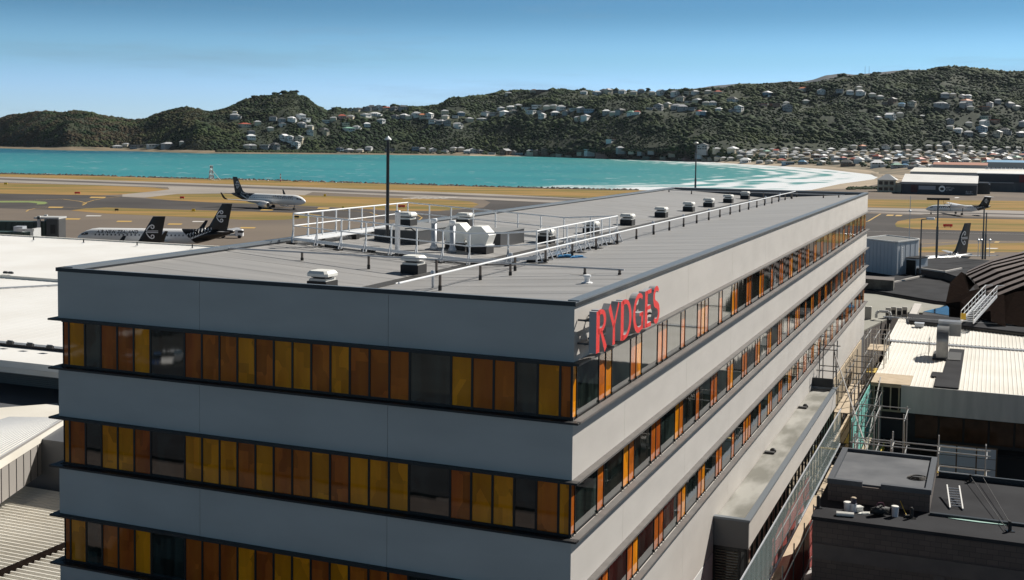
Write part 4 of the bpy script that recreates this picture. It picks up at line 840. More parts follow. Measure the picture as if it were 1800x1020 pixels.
MB().tube((-.1, 0, .08), tuple(Vector(on(1582, 896))-Vector(on(1598, 910))+Vector((0, 0, .35))), .016, 6).build('handle', M_yp, t); MB().box(-.16, .1, -.04, .04, 0, .1).build('head', M_rub, t)
for px, py, h, lab in ((1602, 911, .38, 'black roof post beside the yellow broom'), (1775, 934, .34, 'black roof post near the right edge of the picture'), (1438, 893, .45, 'black clamp post by the glass balustrade'), (1706, 848, .3, 'black clamp on the rear kerb where the two wires meet')):
    t = thing('roof_post', lab, 'post', on(px, py), 0); MB().lathe([(.07, 0), (.07, h), (.04, h+.05)], n=8).build('post', M_rub, t); MB().box(-.14, .14, -.14, .14, 0, .03).build('base', M_frame, t)
for i, (a, c, lab) in enumerate([((1706, 848), (1768, 934), 'thin black wire crossing the lower roof, the left one'), ((1728, 850), (1775, 925), 'thin black wire crossing the lower roof, the right one')]):
    p, q = Vector(on(*a)), Vector(on(*c)); t = thing('guy_wire', lab, 'wire', tuple(p)); d = q-p; MB().tube((0, 0, .25), (d.x, d.y, .12), .012, 5).build('wire', M_rub, t)
t = thing('cable_coil', 'loose coil of dark cable on the raised roof box', 'cable', U(1613, 841, 14.2)); b = MB()
for k in range(7):
    r = .42-.03*k; cx = .04*sin(k*2); b.path([(cx+r*cos(a*.524), r*.8*sin(a*.524), .02+.012*k) for a in range(13)], .012, 4)
b.build('coil', mat('cable_brown', (.05, .04, .03), .7), t)
t = thing('scrap_sheet', 'pale green scrap of membrane along the roof kerb', 'sheet', on(1710, 917), YAW)
MB().prism([(-.9, .0), (-.3, .08), (1.0, .05), (1.2, .0), (.2, -.08), (-.5, -.05)], .01, .03).build('sheet', mat('mint', (.35, .55, .48), .6), t)
# glass balustrade between annex and block building
bal = thing('glass_balustrade', 'long clear glass balustrade beside the annex above the red netting', 'balustrade', (HX, HY, 0), YAW)
M_clear = mat('balustrade_glass', (.55, .66, .64), .06, alpha=.22)
for k in range(18):
    y = 8+1.62*k; MB().box(3.0, 3.03, y, y+1.56, 11.2, 13.1).build('panel', M_clear, bal)
MB().bar((3.015, 8, 13.13), (3.015, 37.2, 13.13), .05, .05).bar((3.015, 8, 11.16), (3.015, 37.2, 11.16), .06, .08).build('rail', M_gal, bal)
# scaffolding
def scaffold(name, label, xs, ys, zs, tube=M_tube, planks=(), braces=True, r=.035, over=.6):
    r *= 1.15
    t = thing(name, label, 'scaffold', (HX, HY, 0), YAW)
    for x in xs:
        for y in ys: MB().tube((x, y, zs[0]), (x, y, zs[-1]+random.uniform(.2, over)), r, 6).build('standard', tube, t)
    for z in zs[1:]:
        for x in xs:
            if len(ys) > 1: MB().tube((x+r, ys[0]-.2, z), (x+r, ys[-1]+.2, z), r*.8, 6).build('ledger', tube, t)
        for y in ys:
            if len(xs) > 1: MB().tube((xs[0]-.2, y+r, z+.06), (xs[-1]+.2, y+r, z+.06), r*.8, 6).build('transom', tube, t)
    if braces:
        for k in range(len(ys)-1): MB().tube((xs[-1]+.05, ys[k], zs[0] if k % 2 else zs[-1]), (xs[-1]+.05, ys[k+1], zs[-1] if k % 2 else zs[0]), r*.7, 5).build('brace', tube, t)
    for (x0, x1, y0, y1, z, m) in planks: MB().box(x0, x1, y0, y1, z, z+.045).build('plank', m, t)
    return t
random.seed(21)
scaffold('scaffold', 'dense scaffold run hugging the turquoise sheeting', [2.5, 3.3], [48.5, 51.5, 54.5, 57.5, 60.5], [2.5, 5.5, 8.5, 9.6], r=.028, planks=[(2.55, 3.25, 48.5, 60, 4.55, M_ply), (2.55, 2.9, 48.5, 60, 6.55, M_ply)])
scaffold('scaffold', 'low scaffold rails along the foot of the annex glass', [1.75, 2.9], [34, 36.5, 39, 41.5, 44], [3, 6, 8, 9.2], r=.03, planks=[(1.8, 2.8, 34, 44, 8.05, M_ply)])
scaffold('scaffold', 'tall scaffold tower filling the gap between hotel and terminal roof', [1.1, 2.2], [50, 52.4, 54.8, 57.2, 59.6, 62, 64.4], [2, 4, 6, 8, 10, 11.4], planks=[(1.15, 1.45, 50, 64, 8.05, M_ply), (1.5, 1.8, 50, 64, 8.05, M_ply), (1.85, 2.15, 50, 64, 8.05, M_yp), (1.15, 1.45, 50, 64, 6.05, M_ply), (1.5, 1.8, 50, 64, 6.05, M_ply), (1.15, 2.1, 50, 60, 10.05, M_ply)])
scaffold('scaffold', 'light scaffold stair tower standing against the white roof by the hotel corner', [1.3, 2.0, 2.8], [68, 70.5, 73], [4, 6, 8, 9.5, 11, 12.3], tube=M_tub2, planks=[(1.3, 2.8, 68, 70, 9.55, M_yp), (1.3, 2.8, 70, 73, 11.05, M_ply)], r=.03)
scaffold('scaffold', 'small scaffold bay on top of the annex roof end', [.3, 1.2], [48.6, 50.4], [11.2, 13.0, 14.4], r=.035)
scaffold('scaffold', 'row of scaffold rails on posts behind the raised roof box', [5.0, 6.6, 8.6, 10.6], [25.2, 26.2], [6, 10.5, 12.6, 13.3, 14.2], tube=M_tub2, planks=[(8.6, 10.6, 25.0, 25.1, 13.32, M_yp), (8.5, 10.7, 25.2, 26.1, 12.7, M_ply)], braces=False, r=.03)
scaffold('scaffold', 'freestanding scaffold frame in front of the dark courtyard', [3.4, 4.6, 6.2], [40, 43], [4, 8, 10, 12.2], tube=M_tub2, r=.03, planks=[(3.4, 6.2, 40, 40.3, 10.05, M_yp)])
for i, (a, c, lab) in enumerate([(S(1.0, 50.5, 14.0), S(5.2, 38, 8.6), 'long diagonal scaffold tube running down from the annex end'), (S(3.0, 63, 10.2), S(3.2, 47, 6.2), 'long diagonal tube beside the dark courtyard edge')]):
    t = thing('scaffold_tube', lab, 'tube', a); d = Vector(c)-Vector(a); MB().tube((0, 0, 0), tuple(d), .045, 6).build('tube', M_tub2, t)
t = thing('mint_sheeting', 'turquoise wall wrap sheet behind the scaffold in the gap', 'sheeting', (HX, HY, 0), YAW)
MB().box(2.32, 2.36, 49.5, 63.5, 4.4, 9.8).build('sheet', mat('turquoise_wrap', (.17, .50, .44), .6, col2=(.22, .56, .5), scale=.6), t)
t = thing('timber_walkway', 'pale timber walkway below the turquoise sheeting', 'walkway', (HX, HY, 0), YAW)
MB().box(2.5, 3.6, 44, 60, 5.6, 5.7).build('boards', M_ply, t); MB().box(3.62, 3.68, 44, 60, 5.5, 6.0).build('edge_board', M_yp, t)
t = thing('timber_walkway', 'plank walkway inside the red netting at the foot of the annex', 'walkway', (HX, HY, 0), YAW)
MB().box(2.0, 3.0, 20, 34, 8.9, 9.0).build('boards', M_ply, t); MB().box(3.02, 3.7, 20, 30, 8.7, 8.8).build('inner_boards', mat('grey_plank', (.4, .38, .36), .8), t)
for (x, y0, y1, z0, z1, lab) in ((1.9, 22, 33, 9.1, 10.3, 'red debris netting along the annex glass'), (3.4, 12, 26, 9.0, 11.15, 'red debris netting below the glass balustrade')):
    t = thing('debris_netting', lab, 'netting', (HX, HY, 0), YAW); b = MB(); N = 20
    for k in range(N):
        ya, yb = y0+(y1-y0)*k/N, y0+(y1-y0)*(k+1)/N; o1, o2 = .12*sin(k*1.3), .12*sin((k+1)*1.3)
        b.add([(x+o1, ya, z0), (x+o2, yb, z0), (x+o2*.3, yb, z1), (x+o1*.3, ya, z1), (x+o1+.01, ya, z0), (x+o2+.01, yb, z0), (x+o2*.3+.01, yb, z1), (x+o1*.3+.01, ya, z1)], [(0,1,2,3),(7,6,5,4)])
    b.build('net', mat('red_net', (.42, .07, .06), .8, alpha=.82), t)
    for k in range(6): y = y0+(y1-y0)*k/5; MB().tube((x+.1, y, z0-2), (x+.1, y, z1+.6), .03, 6).build('post', M_tube, t)
    MB().tube((x+.14, y0, z1), (x+.14, y1, z1), .025, 6).tube((x+.14, y0, z0+.5), (x+.14, y1, z0+.5), .025, 6).build('rail', M_tub2, t)
# worker in orange on the timber walkway
t = thing('person', 'worker in orange high-visibility clothes bending on the timber walkway in the gap', 'person', S(3.05, 46.5, 5.7), YAW+2.4)
pts_ = dict(pel=(0, 0, .92, .15), sp=(.1, 0, 1.15, .15), ch=(.24, 0, 1.36, .16), nk=(.34, 0, 1.5, .06), hd=(.42, 0, 1.6, .1), ht=(.47, 0, 1.72, .08), hl=(0, .1, .86, .11), kl=(.1, .13, .48, .075), fl=(-.03, .13, .08, .05), tl=(.14, .13, .03, .04), hr=(0, -.1, .86, .11), kr=(-.05, -.14, .48, .075), fr=(-.2, -.14, .08, .05), tr=(-.04, -.14, .03, .04),
            sl=(.26, .2, 1.36, .07), el=(.42, .26, 1.14, .05), wl=(.6, .2, 1.02, .035), gl=(.68, .18, .98, .04), sr=(.26, -.2, 1.36, .07), er=(.4, -.28, 1.12, .05), wr=(.58, -.24, .98, .035), gr=(.66, -.22, .94, .04))
ks = list(pts_); ed = [('pel','sp'),('sp','ch'),('ch','nk'),('nk','hd'),('hd','ht'),('pel','hl'),('hl','kl'),('kl','fl'),('fl','tl'),('pel','hr'),('hr','kr'),('kr','fr'),('fr','tr'),('ch','sl'),('sl','el'),('el','wl'),('wl','gl'),('ch','sr'),('sr','er'),('er','wr'),('wr','gr')]
me = bpy.data.meshes.new('body'); me.from_pydata([pts_[k][:3] for k in ks], [(ks.index(a), ks.index(c)) for a, c in ed], []); bo = bpy.data.objects.new('body', me); COL.objects.link(bo); bo.parent = t
mo = bo.modifiers.new('skin', 'SKIN')
for i, k in enumerate(ks): me.skin_vertices[0].data[i].radius = (pts_[k][3],)*2
me.skin_vertices[0].data[0].use_root = True; bo.modifiers.new('sub', 'SUBSURF').levels = 1; me.materials.append(mat('orange_cloth', (.75, .16, .03), .8))
MB().lathe([(.13, 0), (.125, .06), (.09, .12), (.03, .15)], (.46, 0, 1.68), 12).build('helmet', M_white, t)
# terminal with the pale ribbed roof
def ribbed(b, x0, x1, y0, y1, z, pitch, h, m=0, along='y', dz=0):
    n = int((x1-x0)/pitch) if along == 'y' else int((y1-y0)/pitch)
    for k in range(n):
        if along == 'y':
            a = x0+k*pitch; w = pitch*.16; pr = [(a, 0), (a+w*.6, h), (a+w*1.4, h), (a+w*2, 0), (a+pitch, 0)]
            for (p, q) in zip(pr, pr[1:]): b.poly([(p[0], y0, z+p[1]), (q[0], y0, z+q[1]), (q[0], y1, z+q[1]+dz), (p[0], y1, z+p[1]+dz)], m)
        else:
            a = y0+k*pitch; w = pitch*.25; pr = [(a, 0), (a+w*.6, h), (a+w*1.4, h), (a+w*2, 0), (a+pitch, 0)]
            for (p, q) in zip(pr, pr[1:]): b.poly([(x0, p[0], z+p[1]), (x1, p[0], z+p[1]+dz), (x1, q[0], z+q[1]+dz), (x0, q[0], z+q[1])][::-1], m)
    return b
tm = thing('terminal_building', 'low terminal building with a bright white ribbed metal roof and grey fascia', 'building', (HX, HY, 0), YAW)
b = MB(); ribbed(b, 2.4, 26, 62, 81.5, 9.9, .31, .045, dz=.1); ribbed(b, 2.0, 26, 81.9, 95.8, 10.15, .31, .045, dz=.1); b.build('roof', M_creamm, tm)
MB().box(2.0, 26, 81.45, 81.85, 10.0, 10.14).box(.5, 26, 95.0, 95.12, 10.3, 10.42).build('roof_flashing', M_gal, tm)
MB().box(4.6, 26, 61.9, 62.05, 7.9, 9.94).build('fascia', mat('grey_fascia', (.62, .60, .57), .5, col2=(.5, .49, .47), scale=.8, stretch=(2, 1, .3)), tm)
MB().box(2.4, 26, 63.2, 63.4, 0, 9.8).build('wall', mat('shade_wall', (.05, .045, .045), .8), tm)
MB().box(2.2, 3.0, 96, 118, 0, 9).build('side_wall', M_wall, tm)
b = MB(); 
for k in range(7): x = 5.6+1.75*k; b.box(x, x+1.6, 63.14, 63.19, 5.8, 7.8)
b.build('window', mat('brown_glass', (.07, .035, .02), .06, col2=(.12, .06, .035), scale=1.2), tm)
b = MB(); b.box(2.45, 2.55, 62.2, 62.3, 5, 9.8)
for x in (2.6, 3.2, 3.8, 4.4): b.box(x, x+.09, 62.0, 62.12, 7.9, 9.7)
b.box(2.4, 4.6, 62.0, 62.12, 9.7, 9.85).box(2.4, 4.6, 62.0, 62.12, 7.85, 7.99)
b.build('timber_frame', M_ply, tm)
MB().box(2.4, 5.2, 62.02, 66, 9.86, 9.975).build('plywood_deck', M_ply, tm)
MB().prism([(6.9, 62.1), (8.6, 62.1), (8.6, 80), (7.4, 80), (7.3, 68), (6.5, 68), (6.5, 66), (6.9, 66)], 9.955, 10.06).build('dark_roof_strip', M_drk, tm)
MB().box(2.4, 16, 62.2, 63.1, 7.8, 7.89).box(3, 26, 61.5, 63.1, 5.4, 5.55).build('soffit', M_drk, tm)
pn = thing('white_panels', 'white board panels in a brown timber frame stacked in the dark courtyard', 'panels', S(7.3, 60.5, 0), YAW)
for i in range(3):
    for j in range(3): MB().box(i*1.35+.05, i*1.35+1.3, 0, .04, 3.9+j*.75, 4.6+j*.75).build('board', mat('shade_board', (.6, .62, .68), .6), pn)
MB().box(0, 4.1, .041, .1, 3.8, 6.2).build('frame', mat('brown_timber', (.16, .10, .06), .7), pn)
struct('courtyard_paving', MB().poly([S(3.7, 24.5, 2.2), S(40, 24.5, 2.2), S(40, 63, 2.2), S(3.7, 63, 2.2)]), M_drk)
t = thing('terminal_wing', 'white ribbed roof wing just outside the right edge, mirrored in the hotel side panes', 'building', (HX, HY, 0), YAW)
b = MB(); ribbed(b, 15.9, 52, 97, 165, 9.7, .62, .06); b.build('roof', M_creamm, t); MB().box(15.9, 52, 97, 165, 0, 9.68).build('wall', M_wall, t)
# rooftop duct on the white roof
p = LZ(1666, 631, 10.1)
t = thing('roof_duct', 'big grey curved sheet metal duct standing on the white ribbed roof', 'duct', S(p[0], p[1], 10.0), YAW)
M_duct = mat('duct_steel', (.28, .28, .28), .35, metal=.7, col2=(.36, .36, .35), scale=1.5)
b = MB(); prof = [(-.2, 0, .0), (-.2, 0, 1.4)]; seg = []
for k in range(9): a = k*pi/2/8; seg.append((1.2-1.2*cos(a), 1.5+1.1*sin(a)))
outer = [(0, 0), (0, 1.5)]+seg+[(2.6, 2.6)]; inner = [(.8, 0), (.8, 1.45)]+[(1.2-.4*cos(a*pi/16), 1.5+.3*sin(a*pi/16)) for a in range(0, 9)]+[(2.6, 1.8)]
for w0, w1 in ((-.95, .0),):
    A = [(w1, y, z) for y, z in outer]; Bq = [(w0, y, z) for y, z in outer]
    for i in range(len(outer)-1): b.poly([A[i], Bq[i], Bq[i+1], A[i+1]])
    b.add(A+[(w1, y, z) for y, z in inner[::-1]], [tuple(range(len(outer)+len(inner)))]); b.add([(w0, y, z) for y, z in outer]+[(w0, y, z) for y, z in inner[::-1]], [tuple(range(len(outer)+len(inner)-1, -1, -1))])
b.build('elbow', M_duct, t); MB().box(-.9, .9, 2.2, 3.4, 1.7, 2.75).box(-.9, -.1, .5, 2.3, 0, 1.7).build('plenum', M_duct, t)
for k in range(5): MB().box(-.92, .9, 2.0+k*.28, 2.06+k*.28, 2.751, 2.95).build('fin', M_gal, t)
MB().box(-1.2, 1.0, -.4, 3.6, .0, .12).build('base', M_rub, t)
t = thing('handrail_frame', 'small tube handrail frame left of the curved roof duct', 'railing', S(p[0]-1.6, p[1]+1.5, 10.0), YAW)
for y in (0, 1.6): MB().tube((0, y, 0), (0, y, 1.4), .03, 6).build('post', M_tub2, t)
MB().tube((0, 0, 1.0), (0, 1.6, 1.0), .025, 6).tube((0, 0, 1.4), (0, 1.6, 1.4), .025, 6).build('rail', M_tub2, t)
t = thing('roof_hatch', 'small grey hatch on the white ribbed roof near the far eave', 'hatch', U(1616, 574, 10.3), YAW); MB().bev(-.4, .4, -.4, .4, 0, .3, .05).build('curb', M_gal, t); MB().box(-.45, .45, -.45, .45, .3, .36).build('lid', M_gal, t)
t = thing('roof_pipe', 'white pipe on stands along the far edge of the white ribbed roof', 'pipe', (HX, HY, 0), YAW)
MB().tube((2.2, 93.5, 10.6), (26, 93.5, 10.6), .045, 6).build('pipe', M_plast, t)
for k in range(8): MB().box(3+k*3, 3.1+k*3, 93.45, 93.55, 10.2, 10.7).build('stand', M_gal, t)
# buildings beyond: dark roofs, plant room, khaki roof
def slab(name, label, px, z, z0, mroof, mwall, k=.15, trim=None):
    t = thing(name, label, 'building'); q = [U(x, y, z)[:2] for x, y in px]; MB().prism(q, z0, z-k).build('wall', mwall, t); MB().prism(q, z-k+.001, z).build('roof', mroof, t)
    if trim:
        for a, c in trim: MB().bar(U(*a, z+.1), U(*c, z+.1), .25, .22).build('edge_trim', M_wall, t)
    return t
slab('flat_roof_building', 'wide dark flat roof beyond the hotel with pale edge trims', [(1440, 470), (1616, 476), (1700, 484), (1720, 520), (1668, 531), (1646, 529), (1523, 508), (1440, 500)], 9, 0, M_drk, M_cmu, trim=[((1559, 499), (1632, 483))])
slab('flat_roof_building', 'raised dark flat roof in front of the parked jet tail', [(1612, 472), (1617, 455), (1665, 452), (1770, 460), (1810, 470), (1700, 492), (1660, 479)], 10, 0, M_drk, M_cmu, trim=[((1617, 472), (1660, 478)), ((1660, 478), (1690, 472))])
slab('flat_roof_building', 'pale khaki flat roof between the hotel end and the dark shell', [(1430, 505), (1523, 515), (1650, 531), (1668, 536), (1690, 552), (1596, 549), (1560, 560), (1480, 600), (1430, 600)], 8.6, 0, mat('khaki_roof', (.25, .245, .20), .8, col2=(.30, .29, .25), scale=.2, detail=6), M_cb)
slab('flat_roof_building', 'low dark parapet and roof strip behind the white ribbed roof', [(1596, 551), (1700, 560), (1806, 573), (1806, 585), (1700, 573), (1598, 563)], 10.6, 0, M_drk, M_frame)
t = thing('concrete_block', 'long weathered concrete upstand on the dark roof beside the hotel', 'upstand'); q = [U(x, y, 9)[:2] for x, y in ((1500, 506), (1570, 511), (1572, 505), (1500, 500))]
MB().prism(q, 8.99, 10.2).build('body', mat('weathered_concrete', (.16, .15, .13), .9, col2=(.07, .065, .055), scale=1.2, detail=8), t); MB().prism([(a[0]+.0, a[1]+.0) for a in q], 10.201, 10.3).build('cap', M_cb, t)
t = thing('plant_room', 'pale blue grey panelled plant room on the dark roof beyond the hotel', 'plant room'); N_, R_, Lf = [Vector(U(x, y, 9)) for x, y in ((1573, 485), (1616, 477.5), (1515, 476))]; Fr = R_+Lf-N_
def rnd(c, a, b_, r=.6): a = (a-c).normalized()*r; b_ = (b_-c).normalized()*r; return [tuple((c+a)[:2]), tuple((c+a*.3+b_*.3)[:2]), tuple((c+b_)[:2])]
q = rnd(N_, Lf, R_)+rnd(R_, N_, Fr)+rnd(Fr, R_, Lf)+rnd(Lf, Fr, N_)
M_pan = mat('blue_grey_panel', (.52, .55, .58), .5, col2=(.46, .49, .53), scale=.5, stretch=(1, 1, .1))
MB().prism(q, 8.99, 13.7).build('wall', M_pan, t); MB().prism(q, 13.701, 13.82).build('roof', mat('plant_roof', (.13, .13, .125), .7), t)
b = MB()
for i in range(len(q)): b.bar((*q[i], 13.86), (*q[(i+1) % len(q)], 13.86), .2, .2)
b.build('roof_edge', M_white, t)
b = MB()
for i in range(1, 9): p_ = N_+(Lf-N_)*i/9; b.tube((p_.x, p_.y, 9), (p_.x, p_.y, 13.6), .05, 4)
for i in range(1, 5): p_ = N_+(R_-N_)*i/5; b.tube((p_.x, p_.y, 9), (p_.x, p_.y, 13.6), .05, 4)
b.build('panel_seams', mat('seam', (.40, .43, .47), .5), t); b = MB(); dn = (R_-N_); nn = Vector((dn.y, -dn.x, 0)).normalized(); c0 = N_+dn*.42; c1 = N_+dn*.9
q2 = [tuple(c0[:2]), tuple(c1[:2]), tuple((c1+nn*1.6)[:2]), tuple((c0+nn*1.6)[:2])]
MB().prism(q2, 8.99, 11.3).build('door_hutch', M_pan, t); MB().prism([tuple((Vector((*a, 0))+nn*.2*(1 if i > 1 else 0))[:2]) for i, a in enumerate(q2)], 11.301, 11.45).build('hutch_roof', M_drk, t)
m0 = c0+nn*.1-dn.normalized()*.03; m1 = c0+nn*1.5-dn.normalized()*.03; MB().add([(m0.x, m0.y, 9.0), (m1.x, m1.y, 9.0), (m1.x, m1.y, 11.1), (m0.x, m0.y, 11.1)], [(0, 1, 2, 3), (3, 2, 1, 0)]).build('doorway', M_frame, t)
lad0 = N_+dn*.25+nn*.12; b = MB()
for s in (-.2, .2): b.tube(tuple(lad0+dn.normalized()*s+Vector((0, 0, 1.2))), tuple(lad0+dn.normalized()*s+Vector((0, 0, 4.2))), .03, 5)
for k in range(9): b.tube(tuple(lad0-dn.normalized()*.2+Vector((0, 0, 1.4+.32*k))), tuple(lad0+dn.normalized()*.2+Vector((0, 0, 1.4+.32*k))), .02, 4)
b.build('wall_ladder', M_gal, t)
M_ac = mat('ac_casing', (.5, .47, .42), .6)
for i, px in enumerate((1561, 1570.5, 1580.5, 1590)):
    p = U(px, 559-(i % 2)*1.5, 8.6); t = thing('ac_unit', f"beige outdoor cooling unit at the white roof's far corner, {ordn(i+1)} from the left", 'cooling unit', p, YAW, 'cooling units in a row')
    MB().bev(-.28, .28, -.2, .2, .1, 1.15, .03).build('casing', M_ac, t); MB().lathe([(.2, 0), (.2, .02)], n=12).build('x', M_frame, t)
    f = t.children[-1] if t.children else None
    MB().box(-.2, .2, -.22, -.201, .35, .8).build('fan_grille', M_rub, t); MB().box(-.25, -.2, -.15, .15, 0, .099).box(.2, .25, -.15, .15, 0, .099).build('feet', M_rub, t)
t = thing('roof_duct', 'white bent pipe duct beside the hotel corner over the white roof', 'duct', U(1540, 562, 8.6), YAW)
MB().path([(0, 0, .2), (0, 0, .7), (.3, 0, .95), (1.3, 0, .95), (1.5, 0, .7), (1.5, 0, .1)], .16, 10).build('pipe', M_white, t); MB().bev(-1.2, -.5, -.2, .5, 0, 1.4, .04).build('cabinet', M_ac, t)
t = thing('skylight', 'blue glass skylight strip beside the dark shell', 'skylight'); q = [U(x, y, 8.9) for x, y in ((1622, 549), (1664, 539), (1700, 552), (1690, 560))]
MB().prism([a[:2] for a in q], 8.61, 8.95).build('curb', M_gal, t); q = [tuple(Vector(a)*.97+(sum((Vector(c) for c in q), Vector())/4)*.03) for a in q]; MB().prism([a[:2] for a in q], 8.951, 9.0).build('glass', mat('sky_glass', (.03, .09, .12), .05, ior=1.8, col2=(.25, .35, .4), scale=.5, rr=(.6, .65)), t)
# dark faceted shell
rk = thing('rock_shell', 'dark brown faceted shell building with sweeping ribbed roof strips', 'building')
M_rkd = mat('shell_dark', (.009, .007, .006), .95, spec=0.0); M_rkw = mat('shell_wall', (.017, .012, .010), .95, spec=0.0, col2=(.011, .008, .007), scale=3, stretch=(1, 1, .05)); M_rkl = mat('shell_panel', (.21, .165, .145), .6, col2=(.15, .115, .10), scale=2.5, stretch=(1, 1, 1), detail=2)
def strip(pts, dz=0): pass
rows_ = [  # left px,py / mid / right px,py, depth
 ((1703, 477), (1745, 457), (1800, 443), (1832, 440), 150), ((1699, 483), (1745, 464), (1800, 449), (1832, 446), 146), ((1698, 488), (1740, 470), (1800, 456), (1832, 453), 142), ((1708, 493), (1745, 475), (1800, 461), (1832, 458), 138.5),
 ((1714, 500), (1755, 482), (1800, 469), (1832, 465), 135), ((1721, 508), (1760, 490), (1800, 477), (1832, 473), 131.5), ((1728, 515), (1765, 500), (1800, 487), (1832, 483), 128), ((1745, 519), (1775, 506), (1800, 497), (1832, 493), 125.5), ((1757, 524), (1785, 513), (1800, 507), (1832, 504), 123.5)]
def curve(r, n=10):
    a = [Vector(p) for p in r[:4]]; out = []
    for i in range(3):
        for k in range(n//3+1): out.append(a[i].lerp(a[i+1], k/(n//3+1)))
    out.append(a[3]); return out
for i, r in enumerate(rows_[:-1]):
    c0, c1 = curve(r), curve(rows_[i+1]); D0, D1 = r[4], rows_[i+1][4]; b = MB()
    for k in range(len(c0)-1):
        def W(p, D): return Vector(UD(p[0], p[1], D))
        a0, a1 = W(c0[k], D0), W(c0[k+1], D0); e0, e1 = W(c1[k], D1), W(c1[k+1], D1)
        m0_, m1_ = a0.lerp(e0, .55), a1.lerp(e1, .55); up = Vector((0, 0, .38))
        n0_, n1_ = a0.lerp(e0, .86), a1.lerp(e1, .86); m0_, m1_ = a0.lerp(e0, .34), a1.lerp(e1, .34); up = Vector((0, 0, .25)); b.poly([n0_+up, n1_+up, m1_+up, m0_+up], 0); b.poly([e0, e1, n1_+up, n0_+up], 1); b.poly([m0_+up, m1_+up, a1, a0], 1)
    b.build('roof_strip', [M_rkl, M_rkd], rk)
def facet(pts, m): q = [UD(x, y, D) for x, y, D in pts]; b = MB(); b.add(q, [tuple(range(len(q)))]); return b.build('wall_facet', m, rk)
facet([(1699, 483, 146), (1714, 500, 135), (1703, 512, 133), (1690, 478, 142)], M_rkd)
facet([(1690, 478, 142), (1703, 512, 133), (1688, 530, 124), (1662, 534, 128), (1670, 497, 136)], M_rkw)
facet([(1703, 512, 133), (1721, 508, 131.5), (1728, 515, 128), (1722, 560, 118), (1688, 545, 122), (1688, 530, 124)], M_rkw)
facet([(1662, 534, 128), (1688, 530, 124), (1688, 545, 122), (1668, 541, 127)], M_rkd)
facet([(1728, 515, 128), (1757, 524, 123.5), (1760, 568, 114), (1722, 560, 118)], mat('shell_wall_pale', (.026, .019, .016), .9, spec=0))
facet([(1757, 524, 123.5), (1785, 513, 123.5), (1800, 507, 123.5), (1832, 504, 123.5), (1832, 579, 112), (1760, 568, 114)], M_rkw)
facet([(1740, 520, 121), (1765, 518, 121), (1770, 530, 119), (1768, 575, 113), (1742, 565, 113)], M_rkw)
facet([(1668, 541, 127), (1688, 545, 122), (1722, 560, 118), (1760, 568, 114), (1832, 579, 112), (1832, 620, 112), (1722, 600, 118), (1668, 570, 127)], M_rkd)
# gantry stair
t = thing('access_stair', 'white open lattice stair leaning against the dark shell, yellow plate at foot', 'stair'); A = Vector(UD(1700, 566, 112)); Bz = Vector(UD(1742, 520, 120)); side = Vector((1.0, -.35, 0)).normalized()*.55
for s in (-1, 1):
    o = MB().bar(A+side*s, Bz+side*s, .08, .3).build('stringer', M_alu, t); up = Vector((0, 0, 1.05))
    MB().tube(A+side*s+up, Bz+side*s+up, .04, 6).tube(A+side*s+up*.5, Bz+side*s+up*.5, .03, 6).tube(Bz+side*s+up, Bz+side*s+up+Vector((.8, .2, 0)), .04, 6).build('hand_rail', M_alu, t)
    for k in range(8): p = A.lerp(Bz, k/7)+side*s; MB().tube(p, p+up, .03, 5).build('baluster', M_alu, t)
for k in range(16): p = A.lerp(Bz, (k+.5)/16); MB().bar(p-side, p+side, .26, .05).build('tread', M_gal, t)
MB().bar(A-side*1.1+Vector((0, 0, .5)), A-side*.2+Vector((0, 0, .5)), .05, .6).build('warning_plate', mat('yellow_plate', (.7, .42, .02), .5), t)
# floodlight and lamp poles
M_pole = mat('pole_grey', (.10, .11, .12), .5)
def pole(px, ytop, ybase, D, label, head='flood', r=.14, lean=0, z0=None):
    a = Vector(UD(px, ybase, D)); c = UD(px, ytop, D)[2]; 
    if z0 is not None: a.z = z0
    t = thing('lamp_pole', label, 'lamp pole', tuple(a)); h = c-a.z
    MB().tube((0, 0, 0), (0, 0, h*.55), r, 8).tube((0, 0, h*.55), (0, 0, h), r*.7, 8).build('pole', M_pole, t)
    if head == 'flood': MB().box(-1.7, 1.7, -.4, .4, h, h+.35).build('lamp_head', M_drk, t); 
    elif head == 'street': MB().tube((0, 0, h), (.9, 0, h+.1), .07, 6).build('arm', M_pole, t); MB().bev(.7, 1.8, -.25, .25, h-.02, h+.3, .08).build('lamp_head', M_alu, t)
    elif head == 'cap': MB().lathe([(.5, 0), (.9, .25), (.5, .6), (.1, .7)], (0, 0, h), 10).build('lamp_head', M_plast, t)
pole(1617, 386, 480, 166, 'grey lamp pole beside the pale plant room', 'street', .13)
pole(1646, 352, 455, 190, 'tall floodlight pole rising from the raised dark roof', 'flood', .2)
pole(1727, 366, 456, 185, 'grey pole right of the parked jet tail, left of the close pair', 'none', .16); pole(1731.5, 374, 456, 182, 'grey pole right of the parked jet tail, right of the close pair', 'none', .14)
pole(1222, 253, 345, 420, 'lamp pole beyond the far end of the hotel roof against the surf', 'cap', .35, z0=0)
for px in (1598, 1719, 1724, 1739):
    a = UD(px, 452 if px > 1600 else 428, 175); t = thing('aerial', {1598: 'thin aerial rod with a knob on the plant room roof', 1719: 'thin rod on the dark roof, leftmost by the jet tail', 1724: 'thin rod on the dark roof, second by the jet tail', 1739: 'thin rod on the dark roof, right of the pole pair'}[px], 'aerial', a); MB().tube((0, 0, 0), (0, 0, 7 if px == 1598 else 2.5), .05, 5).build('rod', M_gal, t); MB().lathe([(.02, 0), (.2, .1), (.2, .3), (.02, .4)], (0, 0, 4.6 if px == 1598 else 2.3), 8).build('knob', M_gal, t)
